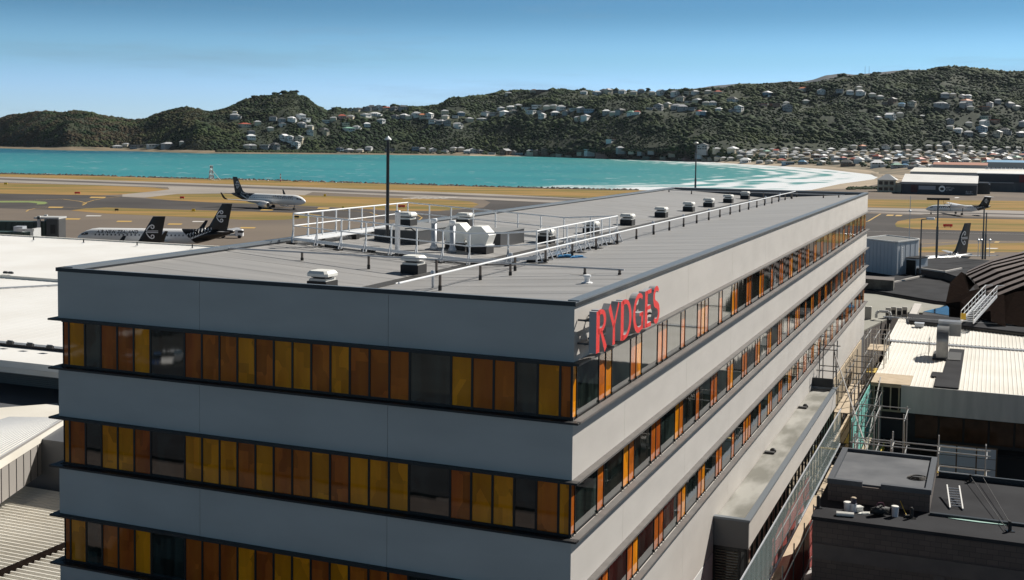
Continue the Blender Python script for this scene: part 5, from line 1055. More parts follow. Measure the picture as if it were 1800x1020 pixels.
# ================================================================== ROOFS ON THE LEFT
tl = thing('terminal_building', 'huge white flat metal roofed terminal left of the hotel', 'building', (HX, HY, 0), YAW)
MB().box(-190, -19.5, 71, 111.5, 0, 11.85).build('wall', M_cmu, tl)
b = MB(); ribbed(b, -190, -19.5, 71, 111.8, 11.86, 1.1, .015); b.build('roof', M_white, tl)
o = MB().box(-190, -19.5, 70.9, 71.0, 11.5, 12.0).box(-190, -19.5, 111.4, 111.8, 11.6, 12.05).build('roof_edge', M_creamm, tl)
b = MB(); b.box(-190, -19.5, 42.2, 70.88, 0, 11.1); b.build('lower_block', M_cmu, tl)
b = MB(); ribbed(b, -190, -19.5, 42.2, 70.88, 11.12, 1.1, .015, dz=.55); b.build('lower_roof', M_white, tl)
MB().bar((-104, 45, 11.28), (-82, 69, 11.75), .3, .12).bar((-190, 42.1, 11.1), (-19.5, 42.1, 11.1), .12, .16).build('roof_flashing', M_gal, tl)
b = MB(); b.box(-190, -19.5, 37.4, 41.95, 10.3, 10.8); b.build('eave', M_white, tl); MB().box(-190, -19.5, 37.39, 41.9, 9.9, 10.29).build('soffit', M_creamm, tl)
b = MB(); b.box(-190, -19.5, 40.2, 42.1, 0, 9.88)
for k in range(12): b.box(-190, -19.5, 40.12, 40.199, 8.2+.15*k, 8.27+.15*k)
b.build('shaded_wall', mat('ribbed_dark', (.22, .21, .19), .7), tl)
for i, px in enumerate((59, 147, 241, 338)):
    yy = 417.5+i*4.7; t = thing('roof_anchor', f"small dark anchor post on the left white roof, {ordn(i+1)} from the left", 'anchor', U(px, yy+5, 12), 0, 'anchor posts on the white roof'); MB().tube((0, 0, 0), (0, 0, .55), .09, 6).build('post', M_rub, t); MB().box(-.2, .2, -.2, .2, 0, .06).build('plate', M_gal, t)
for i, (px, py) in enumerate(((18, 604.5), (53, 608.5), (88, 612.5), (10, 481), (19, 481.5))):
    t = thing('roof_clamp', f"small dark fall arrest clamp on the {'roof step' if i > 2 else 'eave line'} of the left roof, {('left', 'middle', 'right', 'left', 'right')[i]}", 'clamp', U(px, py, 11.15 if i < 3 else 12.0), YAW); MB().box(-.3, .3, -.12, .12, 0, .2).build('clamp', M_rub, t); MB().tube((-.3, 0, .25), (.3, 0, .25), .04, 5).build('pin', M_gal, t)
lr = thing('lower_terminal_wing', 'lower wing with dark shaded roof and pale ribbed roof beside the hotel corner', 'building', (HX, HY, 0), YAW)
MB().box(-100, -19.5, 28, 40.1, 0, 8.3).build('dark_roof', mat('slate_roof', (.10, .105, .115), .6), lr)
# pale upper roof with its fascia (edge runs slantwise)
e0 = toL(U(-60, 848, 8.5)); e1 = toL(U(118, 736, 8.5)); f0 = toL(U(-120, 770, 8.5)); f1 = toL(U(100, 708, 8.6))
q = [e0[:2], e1[:2], (f1[0], f1[1]), (f0[0]-10, f0[1])]
MB().prism(q, 8.31, 8.55).build('pale_roof', M_creamm, lr); 
b = MB(); 
for k in range(1, 26):
    s = k/26; a = Vector(q[0]).lerp(Vector(q[1]), 0); d_ = (Vector(q[1])-Vector(q[0])); off = Vector((-d_.y, d_.x)).normalized()*s*9
    b.bar((*(Vector(q[0])+off), 8.57), (*(Vector(q[1])+off*.45), 8.57), .06, .05)
b.build('roof_rib', M_gal, lr)
b = MB(); P0, P1 = Vector((*e0[:2], 0)), Vector((*e1[:2], 0)); nrm = Vector(((P1-P0).y, -(P1-P0).x, 0)).normalized()
w = [P0+nrm*.1, P1+nrm*.1, P1-nrm*.3, P0-nrm*.3]; MB().prism([v[:2] for v in w], 6.0, 8.56).build('fascia', mat('grey_panel_fascia', (.30, .28, .26), .6), lr)
MB().prism([v[:2] for v in [P0+nrm*.16, P1+nrm*.16, P1+nrm*.1, P0+nrm*.1]], 8.1, 8.6).build('gutter', M_creamm, lr)
b = MB()
for k in range(1, 14): v = P0.lerp(P1, k/14)+nrm*.11; b.box(v.x-.02, v.x+.02, v.y-.02, v.y+.02, 6.0, 8.1)
b.build('fascia_joint', M_rub, lr)
rf = thing('ribbed_roof', 'pale strongly ribbed metal roof at the lower left beside the hotel', 'roof', (HX, HY, 0), YAW)
b = MB(); ribbed(b, -90, -19.5, -6, 36, 5.0, .42, .13, along='y' if False else 'x'); b.build('roof_sheet', M_creamm, rf)
MB().box(-90, -19.5, -6, 36, 0, 4.98).build('wall', M_cmu, rf)
MB().box(-36.9, -36.4, -6, 36, 4.99, 5.22).build('gutter', M_rkw, rf)
# ================================================================== AIRCRAFT
def livery(name, xb, zt, k, win=None, pitch=.95):
    m = bpy.data.materials.new(name); m.use_nodes = True; n = m.node_tree.nodes; l = m.node_tree.links.new; bs = n['Principled BSDF']; bs.inputs['Roughness'].default_value = .3
    tc = n.new('ShaderNodeTexCoord'); sx = n.new('ShaderNodeSeparateXYZ'); l(tc.outputs['Object'], sx.inputs[0])
    def M(op, a, c=None):
        o = n.new('ShaderNodeMath'); o.operation = op
        for i, q in enumerate((a, c)):
            if q is None: continue
            if isinstance(q, (int, float)): o.inputs[i].default_value = q
            else: l(q, o.inputs[i])
        return o.outputs[0]
    X, Z = sx.outputs['X'], sx.outputs['Z']
    blk = M('LESS_THAN', M('ADD', X, M('MULTIPLY', Z, k)), xb+zt*k)
    z0, z1, x0, x1 = win
    w = M('MULTIPLY', M('MULTIPLY', M('GREATER_THAN', Z, z0), M('LESS_THAN', Z, z1)), M('MULTIPLY', M('GREATER_THAN', X, x0), M('LESS_THAN', X, x1)))
    w = M('MULTIPLY', w, M('LESS_THAN', M('FRACT', M('DIVIDE', M('ADD', X, 50), pitch)), .38))
    a = n.new('ShaderNodeMix'); a.data_type = 'RGBA'; a.inputs['A'].default_value = (.93, .93, .92, 1); a.inputs['B'].default_value = (.10, .11, .13, 1); l(w, a.inputs['Factor'])
    c = n.new('ShaderNodeMix'); c.data_type = 'RGBA'; l(a.outputs['Result'], c.inputs['A']); c.inputs['B'].default_value = (.008, .008, .009, 1); l(blk, c.inputs['Factor']); l(c.outputs['Result'], bs.inputs['Base Color'])
    return m
M_blk = mat('livery_black', (.008, .008, .009), .3); M_wt = mat('livery_white', (.9, .9, .9), .35); M_wing = mat('wing_grey', (.42, .43, .45), .4); M_met = mat('bare_metal', (.5, .5, .5), .3, metal=.8)
def loft(b, secs, n=36, m=0):
    o = len(b.v); 
    for x, r, zc, *ry in secs:
        for i in range(n): t = 2*pi*i/n; b.v.append((x, r*cos(t)*(ry[0] if ry else 1), zc+r*sin(t)))
    for k in range(len(secs)-1):
        for i in range(n): j = (i+1) % n; b.f.append((o+k*n+i, o+(k+1)*n+i, o+(k+1)*n+j, o+k*n+j)); b.m.append(m)
    b.f.append(tuple(o+i for i in range(n-1, -1, -1))); b.m.append(m); q = o+(len(secs)-1)*n; b.f.append(tuple(q+i for i in range(n))); b.m.append(m)
def surf(name, secs, m, parent, axis='y'):                 # wing-like surface: sections (span point, x_le, x_te, z, thickness)
    b = MB(); n = 8
    for (s, le, te, z, th) in secs:
        c = le-te
        for f, h in ((0, 0), (.15, .5), (.45, .55), (.8, .22), (1, 0.02), (.8, -.2), (.45, -.4), (.15, -.4)):
            b.v.append((le-c*f, s, z+h*th) if axis == 'y' else (le-c*f, z+h*th, s))
    for k in range(len(secs)-1):
        for i in range(n): j = (i+1) % n; b.f.append((k*n+i, k*n+j, (k+1)*n+j, (k+1)*n+i)); b.m.append(0)
    b.f.append(tuple(range(n))); b.m.append(0); q = (len(secs)-1)*n; b.f.append(tuple(q+i for i in range(n-1, -1, -1))); b.m.append(0)
    return b.build(name, m, parent, smooth=False, recalc=True)
def ribbon(pts, ws):
    out = []
    for i in range(len(pts)):
        a = Vector(pts[max(i-1, 0)]); c = Vector(pts[min(i+1, len(pts)-1)]); t = (c-a).normalized(); nn = Vector((-t.y, t.x))*ws[i]/2; out.append((Vector(pts[i])+nn, Vector(pts[i])-nn))
    return out
def koru(parent, cx, cz, s, yoff):
    b = MB(); st = []
    for sg in (1, -1):
        P = [(1.25, .12*sg), (1.05, .5*sg), (.75, .95*sg), (.4, 1.3*sg), (.0, 1.48*sg)]
        P += [(-.15+ (.5-.035*k)*cos(a)*-1*(-1), sg*(.98+(.5-.035*k)*sin(a))) for k, a in [(k, pi/2-(k+1)*.52) for k in range(9)]] if False else []
        cxx, czz = -.05, 1.0
        for k in range(1, 11): a = pi/2+.55*k; r = .48-.03*k; P.append((cxx+r*cos(a), sg*(czz+r*sin(a))))
        st.append((P, [.12, .2, .24, .26, .26]+[.25-.008*k for k in range(10)]))
        st.append(([(1.2, .14*sg), (0, .16*sg), (-1.3, .16*sg)], [.14, .15, .15]))
    for P, W in st:
        rb = ribbon(P, W)
        for (a, c), (d, e) in zip(rb, rb[1:]):
            for y in (yoff, -yoff): b.poly([(cx+q[0]*s, y, cz+q[1]*s) for q in ((a, c, e, d) if y > 0 else (d, e, c, a))])
    b.build('tail_emblem', M_wt, parent)
def rz_at(secs, x):
    s = sorted([(q[0], q[1], q[2]) for q in secs]); return float(np.interp(x, [q[0] for q in s], [q[1] for q in s])), float(np.interp(x, [q[0] for q in s], [q[2] for q in s]))
def onfus(secs, x, z, sg, e=.05):
    r, zc = rz_at(secs, x); d = max(-.98, min(.98, (z-zc)/r)); return (x, sg*(r*sqrt(1-d*d)+e), z)
def fern(parent, secs, x0, z0, x1, z1, n, L):
    for sg in (1, -1):
        b = MB()
        for k in range(n):
            f = k/(n-1); x = x0+(x1-x0)*f; z = z0+(z1-z0)*f**.8; ll = L*(1-f*.75); w = .42*(1-f*.5)
            for up, dx in ((1, .35), (-.62, .8)):
                A = (x, z+.05*up); Bp = (x+w, z+ll*.35*up); C = (x+dx*ll*.5, z+ll*up); Dp = (x+w*.1-.1, z+ll*.55*up)
                if up < 0: A, Bp, C, Dp = A, (x+w+.15, z-ll*.2), (x+ll*.75, z-ll*.62), (x+.1, z-ll*.38)
                q = [onfus(secs, p[0], p[1], sg) for p in (A, Bp, C, Dp)]; b.poly(q); 
        b.build('fern_marking', M_wt, parent)
def put_text(parent, secs, txt, size, xc, z, sx=1.05):
    for sg in (1, -1):
        me = text_mesh(txt, size, 0.0, sx, .022); xs = [v.co.x for v in me.vertices]; mid = (min(xs)+max(xs))/2
        for v in me.vertices:
            X = xc-(v.co.x-mid) if sg > 0 else xc+(v.co.x-mid); Z = z+v.co.y+(-.0)+.18*0; p = onfus(secs, X, Z, sg, .04); v.co = p
        me.materials.append(M_blk); o = bpy.data.objects.new('airline_lettering', me); COL.objects.link(o); o.parent = parent
JET = [(18.8, .05, 3.15), (18.5, .5, 3.2), (17.8, 1.0, 3.28), (16.6, 1.5, 3.42), (15.2, 1.85, 3.54), (13.5, 2.0, 3.6), (-6, 2.0, 3.6), (-9.5, 1.8, 3.78), (-12.5, 1.4, 4.15), (-15.5, .9, 4.6), (-17.8, .5, 4.95), (-18.8, .22, 5.1)]
M_jet = livery('jet_livery', -6.3, 5.6, -1.05, (3.95, 4.33, -11, 14.2)); M_jet_w = None
def jet(label, loc, rz, rev=False):
    t = thing('passenger_jet', label, 'aeroplane', loc, rz)
    b = MB(); loft(b, JET); b.build('fuselage', M_jet, t, smooth=True, recalc=True)
    surf('tail_fin', [(4.6, -10.2, -17.0, 0, .35), (5.6, -11.6, -17.1, 0, .32), (6.4, -12.8, -17.3, 0, .3), (11.76, -15.9, -18.3, 0, .18)], M_blk, t, axis='z')
    koru(t, -15.7, 8.7, .92, .22)
    for sg in (1, -1):
        surf('tailplane', [(sg*.3, -14.4, -18.0, 5.0, .3), (sg*6.2, -17.5, -19.1, 5.5, .15)], M_wing if sg else M_wing, t)
        w = surf('wing', [(sg*1.2, 4.4, -3.4, 2.5, .9), (sg*6.2, .9, -3.6, 2.95, .6), (sg*16.6, -5.2, -6.9, 3.9, .25)], M_wing, t)
        surf('winglet', [(sg*16.6, -5.2, -6.9, 3.9, .2), (sg*17.2, -5.9, -7.2, 4.6, .15), (sg*17.6, -7.3, -8.0, 6.4, .08)], M_blk, w)
        e = MB(); loft(e, [(5.2, .95, 1.75), (5.0, 1.12, 1.75), (3.6, 1.2, 1.78), (1.6, 1.0, 1.85), (.9, .75, 1.9), (.2, .4, 1.95)], 14); eo = e.build('engine', M_wt, t, smooth=True, recalc=True)
        for v in eo.data.vertices: v.co.y += sg*5.75
        e = MB(); e.v = []; loft(e, [(5.215, .88, 1.75), (5.21, .1, 1.75)], 14); io = e.build('intake', M_frame, eo, recalc=True)
        for v in io.data.vertices: v.co.y += sg*5.75
        MB().box(.6, 3.6, sg*5.75-.12, sg*5.75+.12, 2.5, 3.0).build('pylon', M_wing, eo)
        MB().tube((-.6, sg*3.8, .4), (-.6, sg*3.4, 2.6), .16, 8).tube((-.6, sg*3.3, .58), (-.6, sg*3.65, .58), .58, 14).tube((-.6, sg*3.95, .58), (-.6, sg*4.3, .58), .58, 14).build('main_gear', M_rub, t)
    MB().tube((13.2, 0, .3), (13.4, 0, 2.0), .12, 8).tube((13.2, -.35, .38), (13.2, -.12, .38), .38, 12).tube((13.2, .12, .38), (13.2, .35, .38), .38, 12).build('nose_gear', M_rub, t)
    b = MB()
    for sg in (1, -1):
        for x0, x1, za, zb, zc_, zd in ((17.55, 16.95, 3.95, 3.95, 4.42, 4.18), (16.88, 16.25, 3.95, 4.0, 4.55, 4.46), (16.2, 15.7, 4.02, 4.12, 4.5, 4.55)):
            q = [onfus(JET, x0, za, sg), onfus(JET, x1, zb, sg), onfus(JET, x1, zc_, sg), onfus(JET, x0, zd, sg)]; b.poly(q if sg > 0 else q[::-1])
    b.build('cockpit_window', M_frame, t); fern(t, JET, -4.2, 1.7, -13.4, 5.35, 15, 3.0); put_text(t, JET, 'AIR NEW ZEALAND', 1.05, 8.7, 4.48, 1.06)
    b = MB()
    for sg in (1, -1):
        for xx in (14.6, -8.2):
            for (x0, x1, z0, z1) in ((xx, xx+.05, 2.6, 4.5), (xx-.85, xx-.8, 2.6, 4.5), (xx-.8, xx, 4.45, 4.5)): b.poly([onfus(JET, x0, z0, sg, .02), onfus(JET, x1, z0, sg, .02), onfus(JET, x1, z1, sg, .02), onfus(JET, x0, z1, sg, .02)])
    b.build('door_outline', M_wing, t)
    return t
def place(px, py, z, D=None):
    return UD(px, py, D) if D else U(px, py, z)
p = UD(274, 410, 283); jet('white and black jet parked side on behind the white roof, nose to the left', (p[0], 283, 0), pi)
p = UD(290, 378, 236); a = pi+.16; jet('parked jet mostly hidden by the white roof, only black tail and wing tip showing', (p[0]+18.2*cos(a), 236+18.2*sin(a), 0), a)
p = UD(537, 352, 451); a = -radians(30); jet('white jet with black tail taxiing to the right in front of the runway', (p[0]-18.8*cos(a), 451-18.8*sin(a), 0), a)
p = UD(1706, 390, 246); a = radians(-143); jet('parked jet beyond the raised dark roof, black tail up and nose toward the camera', (p[0]+18.1*cos(a), 246+18.1*sin(a), 0), a)
# turboprop
TP = [(12.8, .05, 1.95), (12.3, .5, 2.05), (11.2, .95, 2.2), (9.8, 1.25, 2.35), (8.2, 1.35, 2.45), (-5, 1.35, 2.45), (-8, 1.1, 2.75), (-10.5, .7, 3.1), (-12, .4, 3.35), (-12.6, .2, 3.45)]
M_tp = livery('turboprop_livery', -5.2, 3.8, -1.2, (2.7, 3.05, -6, 9), .8)
tp = thing('turboprop', 'white high winged propeller plane with black tail taxiing left past the hangars', 'aeroplane', (UD(1684, 374, 474)[0], 474, 0), pi-.06)
b = MB(); loft(b, TP); b.build('fuselage', M_tp, tp, smooth=True, recalc=True)
surf('tail_fin', [(3.0, -6.5, -11.8, 0, .35), (4.2, -8.4, -12.1, 0, .3), (7.3, -10.2, -12.9, 0, .25)], M_blk, tp, axis='z'); koru(tp, -10.9, 5.6, .55, .2)
surf('tailplane', [(-3.9, -11.2, -12.9, 7.35, .15), (0, -10.6, -13.0, 7.35, .25), (3.9, -11.2, -12.9, 7.35, .15)], M_wt, tp)
surf('wing', [(-13.7, .6, -.8, 4.15, .2), (-4, 1.6, -1.5, 4.0, .4), (0, 1.6, -1.5, 3.95, .45), (4, 1.6, -1.5, 4.0, .4), (13.7, .6, -.8, 4.15, .2)], M_wt, tp)
for sg in (1, -1):
    e = MB(); loft(e, [(4.3, .3, 3.55), (4.0, .5, 3.5), (2.5, .62, 3.45), (-.5, .55, 3.3), (-3.2, .2, 3.5)], 12); eo = e.build('engine', M_wt, tp, smooth=True, recalc=True)
    for v in eo.data.vertices: v.co.y += sg*3.95
    MB().tube((4.2, sg*3.95, 3.55), (4.7, sg*3.95, 3.55), .22, 10, r2=.04).build('spinner', M_met, eo)
    for k in range(4):
        a = k*pi/2+.5; MB().bar((4.4, sg*3.95, 3.55), (4.4, sg*3.95+1.9*cos(a), 3.55+1.9*sin(a)), .05, .22).build('propeller_blade', M_rub, eo)
    MB().tube((-.3, sg*3.95, .4), (-.6, sg*3.95, 3.0), .13, 8).tube((-.3, sg*3.95-.3, .42), (-.3, sg*3.95+.3, .42), .42, 12).build('main_gear', M_rub, tp)
MB().tube((10.6, 0, .3), (10.6, 0, 1.5), .1, 8).tube((10.6, -.15, .3), (10.6, .15, .3), .3, 10).build('nose_gear', M_rub, tp)
b = MB()
for sg in (1, -1): b.poly([onfus(TP, 11.3, 2.65, sg), onfus(TP, 10.3, 2.75, sg), onfus(TP, 10.3, 3.2, sg), onfus(TP, 11.3, 2.9, sg)][::sg])
b.build('cockpit_window', M_frame, tp); fern(tp, TP, -4.6, 2.0, -9.6, 3.3, 9, 1.0); put_text(tp, TP, 'AIR NEW ZEALAND', .75, 4.6, 3.05, 1.0)
# light aircraft by the hangars
p = U(1772, 336, 0); t = thing('light_aircraft', 'small white high winged light aircraft parked by the grey hangar', 'aeroplane', p, pi+.3)
b = MB(); loft(b, [(3.6, .15, 1.3), (3.2, .5, 1.35), (1.8, .7, 1.5), (-.5, .7, 1.6), (-4.5, .15, 1.7)], 10); b.build('fuselage', M_wt, t, smooth=True, recalc=True)
surf('wing', [(-5.5, 1.7, .3, 2.4, .12), (0, 1.8, .2, 2.35, .2), (5.5, 1.7, .3, 2.4, .12)], M_wt, t); surf('tail_fin', [(1.6, -3.6, -4.6, 0, .1), (3.0, -4.3, -4.9, 0, .08)], M_wt, t, axis='z')
MB().tube((1, .9, .0), (1, .5, 1.0), .08, 6).tube((1, -.9, .0), (1, -.5, 1.0), .08, 6).tube((3, 0, 0), (3, 0, 1.0), .08, 6).build('gear', M_rub, t)
# ================================================================== JETBRIDGE, APRON AND AIRFIELD THINGS
M_dgrn = mat('dark_green_metal', (.035, .06, .05), .5); M_lgy = mat('light_grey_metal', (.5, .5, .49), .5)
def corr(b, a, c, z0, z1, w, pitch=1.2, m=0):
    a, c = Vector((*a, 0)), Vector((*c, 0)); d = c-a; n = max(2, int(d.length/pitch)); u = d.normalized(); nn = Vector((u.y, -u.x, 0))
    b.add([tuple(a+nn*w/2+Vector((0,0,z0))), tuple(c+nn*w/2+Vector((0,0,z0))), tuple(c-nn*w/2+Vector((0,0,z0))), tuple(a-nn*w/2+Vector((0,0,z0))), tuple(a+nn*w/2+Vector((0,0,z1))), tuple(c+nn*w/2+Vector((0,0,z1))), tuple(c-nn*w/2+Vector((0,0,z1))), tuple(a-nn*w/2+Vector((0,0,z1)))], [(0,3,2,1),(4,5,6,7),(0,1,5,4),(1,2,6,5),(2,3,7,6),(3,0,4,7)], m)
    for k in range(n):
        p = a+d*(k+.5)/n; q = p+nn*(w/2+.08); b.box(q.x-.16, q.x+.16, q.y-.1, q.y+.1, z0+.1, z1-.1, m)
    return b
D = 262.; XL = UD(-80, 400, D)[0]; XR = UD(88, 400, D)[0]
jb = thing('jet_bridge', 'dark green ribbed jet bridge with pale rotunda at the left edge of the picture', 'jet bridge')
corr(MB(), (XL, D), (XR, D), 5.4, 8.5, 3.2).build('tunnel', M_dgrn, jb); 
x = UD(97, 400, D)[0]; MB().bev(x-1.2, x+1.6, D-2.2, D+2.2, 4.2, 9.2, .2).build('cab', mat('bridge_cab', (.07, .07, .07), .5), jb); MB().box(x-3.8, x+1.7, D-2.3, D+2.3, 9.21, 9.6).build('cab_roof', M_lgy, jb)
MB().box(x-.2, x+.9, D-2.26, D-2.21, 6.0, 8.0).build('cab_window', M_frame, jb)
x2 = UD(75, 400, D)[0]; b = MB()
for s in (-1, 1): b.box(x2-.3, x2+.3, D+s*2.0-.3, D+s*2.0+.3, 0, 9.9)
b.build('lift_column', M_lgy, jb); MB().box(x2-1.6, x2+1.6, D-1.4, D+1.4, .6, 1.3).tube((x2-1.2, D-1.5, .6), (x2-1.2, D+1.5, .6), .6, 12).tube((x2+1.2, D-1.5, .6), (x2+1.2, D+1.5, .6), .6, 12).build('bogie', M_rub, jb)
b = MB()
for k in range(5): b.box(x-.8, x+1.5, D-2.9, D-2.3, 4.2+k*.0+.0, 4.3) if k == 0 else b.tube((x-.8+k*.55-.3, D-2.9, 4.3), (x-.8+k*.55-.3, D-2.9, 5.4), .04, 4)
b.tube((x-.8, D-2.9, 5.4), (x+1.5, D-2.9, 5.4), .05, 4); b.build('service_balcony', M_lgy, jb)
D2 = 238.; X1, X2 = UD(28, 400, D2)[0], UD(60, 400, D2)[0]
jb2 = thing('jet_bridge', 'second shorter green jet bridge section with white frame in front of the longer one', 'jet bridge')
corr(MB(), (X1-6, D2), (X2, D2), 5.6, 8.2, 3.0).build('tunnel', M_dgrn, jb2); b = MB(); b.box(X2, X2+.6, D2-1.9, D2+1.9, 5.0, 8.9); b.box(X1+1, X2+.6, D2-2.0, D2-1.6, 8.4, 8.9); b.build('end_frame', M_lgy, jb2)
MB().box(X1, X1+1.8, D2-1.2, D2+.9, 8.21, 9.3).build('roof_unit', M_gal, jb2); MB().box(X2-1, X2-.3, D2-1, D2+1, 0, 5.5).build('lift_column', M_lgy, jb2)
# service truck by the parked tail
t = thing('service_truck', 'white service truck parked behind the tail of the side on jet', 'truck', U(407, 418.5, 0), .1)
MB().bev(1.0, 3.2, -1.0, 1.0, .55, 2.4, .25).build('cab', M_wt, t); MB().box(-3.2, .9, -1.05, 1.05, .7, 1.1).build('flat_bed', M_lgy, t); MB().bev(-2.8, -.4, -.9, .9, 1.11, 2.6, .1).build('load', mat('truck_load', (.25, .25, .25), .6), t)
MB().box(1.8, 3.22, -1.02, 1.02, 1.5, 2.05).build('cab_glass', M_frame, t)
for x in (-2.2, 2.2):
    for y in (-.95, .95): MB().tube((x, y-.14, .45), (x, y+.14, .45), .45, 12).build('wheel', M_rub, t)
# airfield signs
def asign(px, py, w, h, col, label, txt=None, leg=True):
    p = U(px, py+h/2+.8, 0); s = p[1]/F_PX; W, Hh = w*s, h*s; t = thing('airfield_sign', label, 'airfield sign', p, 0, 'airfield signs')
    MB().box(-W/2, W/2, -.12, .12, .35, .35+Hh).build('panel', mat('sign_'+col, dict(yellow=(.75, .55, .02), red=(.16, .02, .015), black=(.03, .03, .02))[col], .5), t)
    MB().box(-W*.35, -W*.3, -.08, .08, 0, .349).box(W*.3, W*.35, -.08, .08, 0, .349).build('legs', M_rub, t)
    if txt:
        me = text_mesh(txt, Hh*.8, .01, 1.0); xs = [v.co.x for v in me.vertices]; c = (max(xs)+min(xs))/2; f = min(1, W*.9/(max(xs)-min(xs)))
        for v in me.vertices: v.co = ((v.co.x-c)*f, -.135-v.co.z*.1, .35+Hh*.22+v.co.y)
        me.materials.append(mat('sign_letter_'+('dark' if col == 'yellow' else 'pale'), (.02, .02, .02) if col == 'yellow' else (.6, .45, .3), .5)); o = bpy.data.objects.new('sign_marking', me); COL.objects.link(o); o.parent = t
asign(10, 323, 5.5, 3.2, 'yellow', 'small yellow airfield sign by the runway at the left edge'); asign(136, 339.5, 9.5, 3, 'red', 'dark red airfield sign on the far left grass patch'); asign(320, 347.8, 7.5, 3.2, 'red', 'dark red airfield sign on the grass behind the taxiing jet tail')
asign(205, 369.5, 6.5, 3.2, 'black', 'black airfield sign in the near grass strip'); asign(340, 370.3, 5.8, 4.2, 'yellow', 'yellow airfield sign with a black figure on the near grass strip', '2'); asign(520, 382, 11, 3.4, 'black', 'dark wide airfield sign seen left of the roof railing'); asign(539, 378, 6, 3.2, 'black', 'dark airfield sign seen behind the railing corner')
asign(706, 363.2, 12, 4, 'red', 'dark red airfield sign with pale figures seen through the far railing', '34-16'); asign(571, 343.8, 4, 3.6, 'yellow', 'yellow box sign between taxiing jet and mast'); asign(1666, 397.3, 16, 4.4, 'red', 'wide dark red airfield sign on the right grass patch', '16 34'); asign(603, 366, 4, 4, 'yellow', 'small pale marker sign on the taxiway edge right of the taxiing jet')
# lattice tower and masts on the sea edge
p = U(371.5, 317, 0); s = p[1]/F_PX; t = thing('lattice_tower', 'red and white lattice tower at the edge of the turquoise water', 'tower', p, .3); hh = 25*s
M_rw = mat('tower_red', (.45, .08, .05), .6); b = MB(); b2 = MB(); lv = 6
for k in range(lv):
    z0, z1 = hh*k/lv, hh*(k+1)/lv; w0, w1 = 3.4-2.2*k/lv, 3.4-2.2*(k+1)/lv; q = b if k % 2 else b2
    for i in range(4):
        c0 = [(-1,-1),(1,-1),(1,1),(-1,1)][i]; c1 = [(-1,-1),(1,-1),(1,1),(-1,1)][(i+1) % 4]
        q.tube((c0[0]*w0/2*.9, c0[1]*w0/2*.9, z0), (c0[0]*w1/2*.9, c0[1]*w1/2*.9, z1), .14, 5); q.tube((c0[0]*w0/2*.9, c0[1]*w0/2*.9, z0), (c1[0]*w1/2*.9, c1[1]*w1/2*.9, z1), .1, 4); q.tube((c0[0]*w1/2*.9, c0[1]*w1/2*.9, z1), (c1[0]*w1/2*.9, c1[1]*w1/2*.9, z1), .1, 4)
b.build('red_lattice', M_rw, t); b2.build('white_lattice', M_wt, t); MB().box(-1.1, 1.1, -1.1, 1.1, hh, hh+.3).build('platform', M_wt, t)
MB().tube((1.4, 0, 0), (5.5, 0, 0), .2, 5).tube((1.2, 0, 5.5), (5.5, 0, .2), .12, 5).build('stay', M_wt, t)
for px, h, lab in ((493, 14, 'thin red and white mast at the sea edge right of the taxiing jet'),):
    p = U(px, 319.5, 0); t = thing('marker_mast', lab, 'mast', p); s = p[1]/F_PX
    for k in range(5): MB().tube((0, 0, h*s*k/5), (0, 0, h*s*(k+1)/5), .38-.04*k, 6).build('band', M_rw if k % 2 == 0 else M_wt, t)
random.seed(9)
for i, px in enumerate((428, 434, 441, 452, 470, 488, 520, 545, 561, 572, 590, 602, 616, 634)):
    y = interp(px, near)+.9; wide = 5 if px in (488, 520) else random.uniform(.8, 2.2) if px < 600 else .5; p = U(px, y, 0); s = p[1]/F_PX
    t = thing('sea_wall_block', f"pale concrete block on the sea edge, {ordn(i+1)} from the left", 'concrete block', p, random.uniform(-.2, .2), 'blocks along the sea edge')
    h_ = random.uniform(.7, 1.8)*s; MB().bev(-wide*s, wide*s, -.6, .6, 0, h_, .12).build('block', M_wt if px != 520 else M_rub, t); MB().box(-wide*s-.2, wide*s+.2, -.8, .8, -.2, .12).build('footing', M_cb, t)
# rocks of the sea wall edge
b = MB(); rg = random.Random(4)
for k in range(900):
    px = rg.uniform(-60, 1120); y = interp(px, near)-rg.uniform(-.3, .5); p = U(px, y, 0); s_ = rg.uniform(.5, 1.7); V = VAR[k % 8]*s_
    b.add([(v[0]+p[0], v[1]+p[1]+2, v[2]-.3) for v in V], [tuple(f) for f in tri])
tag(b.build('shore_rocks', mat('shore_rock', (.13, .11, .09), .9, col2=(.06, .05, .045), scale=.5)), 'loose dark boulders along the sea edge of the airfield', 'rocks', kind='stuff')
# hangars
def dbox(px0, px1, pyb, D, h, depth, z0=0):
    a = toL(UD(px0, pyb, D)); o = toL((0, 0, H)); r = ray(px1, pyb); e = toL((r[0], r[1], H+r[2])); d = [e[i]-o[i] for i in range(3)]; t = (a[1]-o[1])/d[1]
    return a[0], o[0]+t*d[0], a[1], a[1]+depth, z0, z0+h
def siteat(o): o.location = (HX, HY, 0); o.rotation_euler = (0, 0, YAW); return o
hg = siteat(thing('hangar', 'long dark hangar with bright white roof, pale banner and round white logo', 'hangar'))
x0, x1, y0, y1, _, h = dbox(1585.5, 1717, 338, 668, 7.3, 60); M_hw = mat('hangar_wall', (.045, .05, .06), .6)
MB().box(x0, x1, y0, y1, 0, 6.6).build('wall', M_hw, hg); b = MB(); b.add([(x0-.4, y0-.6, 6.7), (x1+.4, y0-.6, 6.4), (x1+.4, y0+26, 10.2), (x0-.4, y0+26, 10.6), (x0-.4, y1, 6.7), (x1+.4, y1, 6.4)], [(0,1,2,3),(3,2,5,4)]); b.build('roof', M_white, hg)
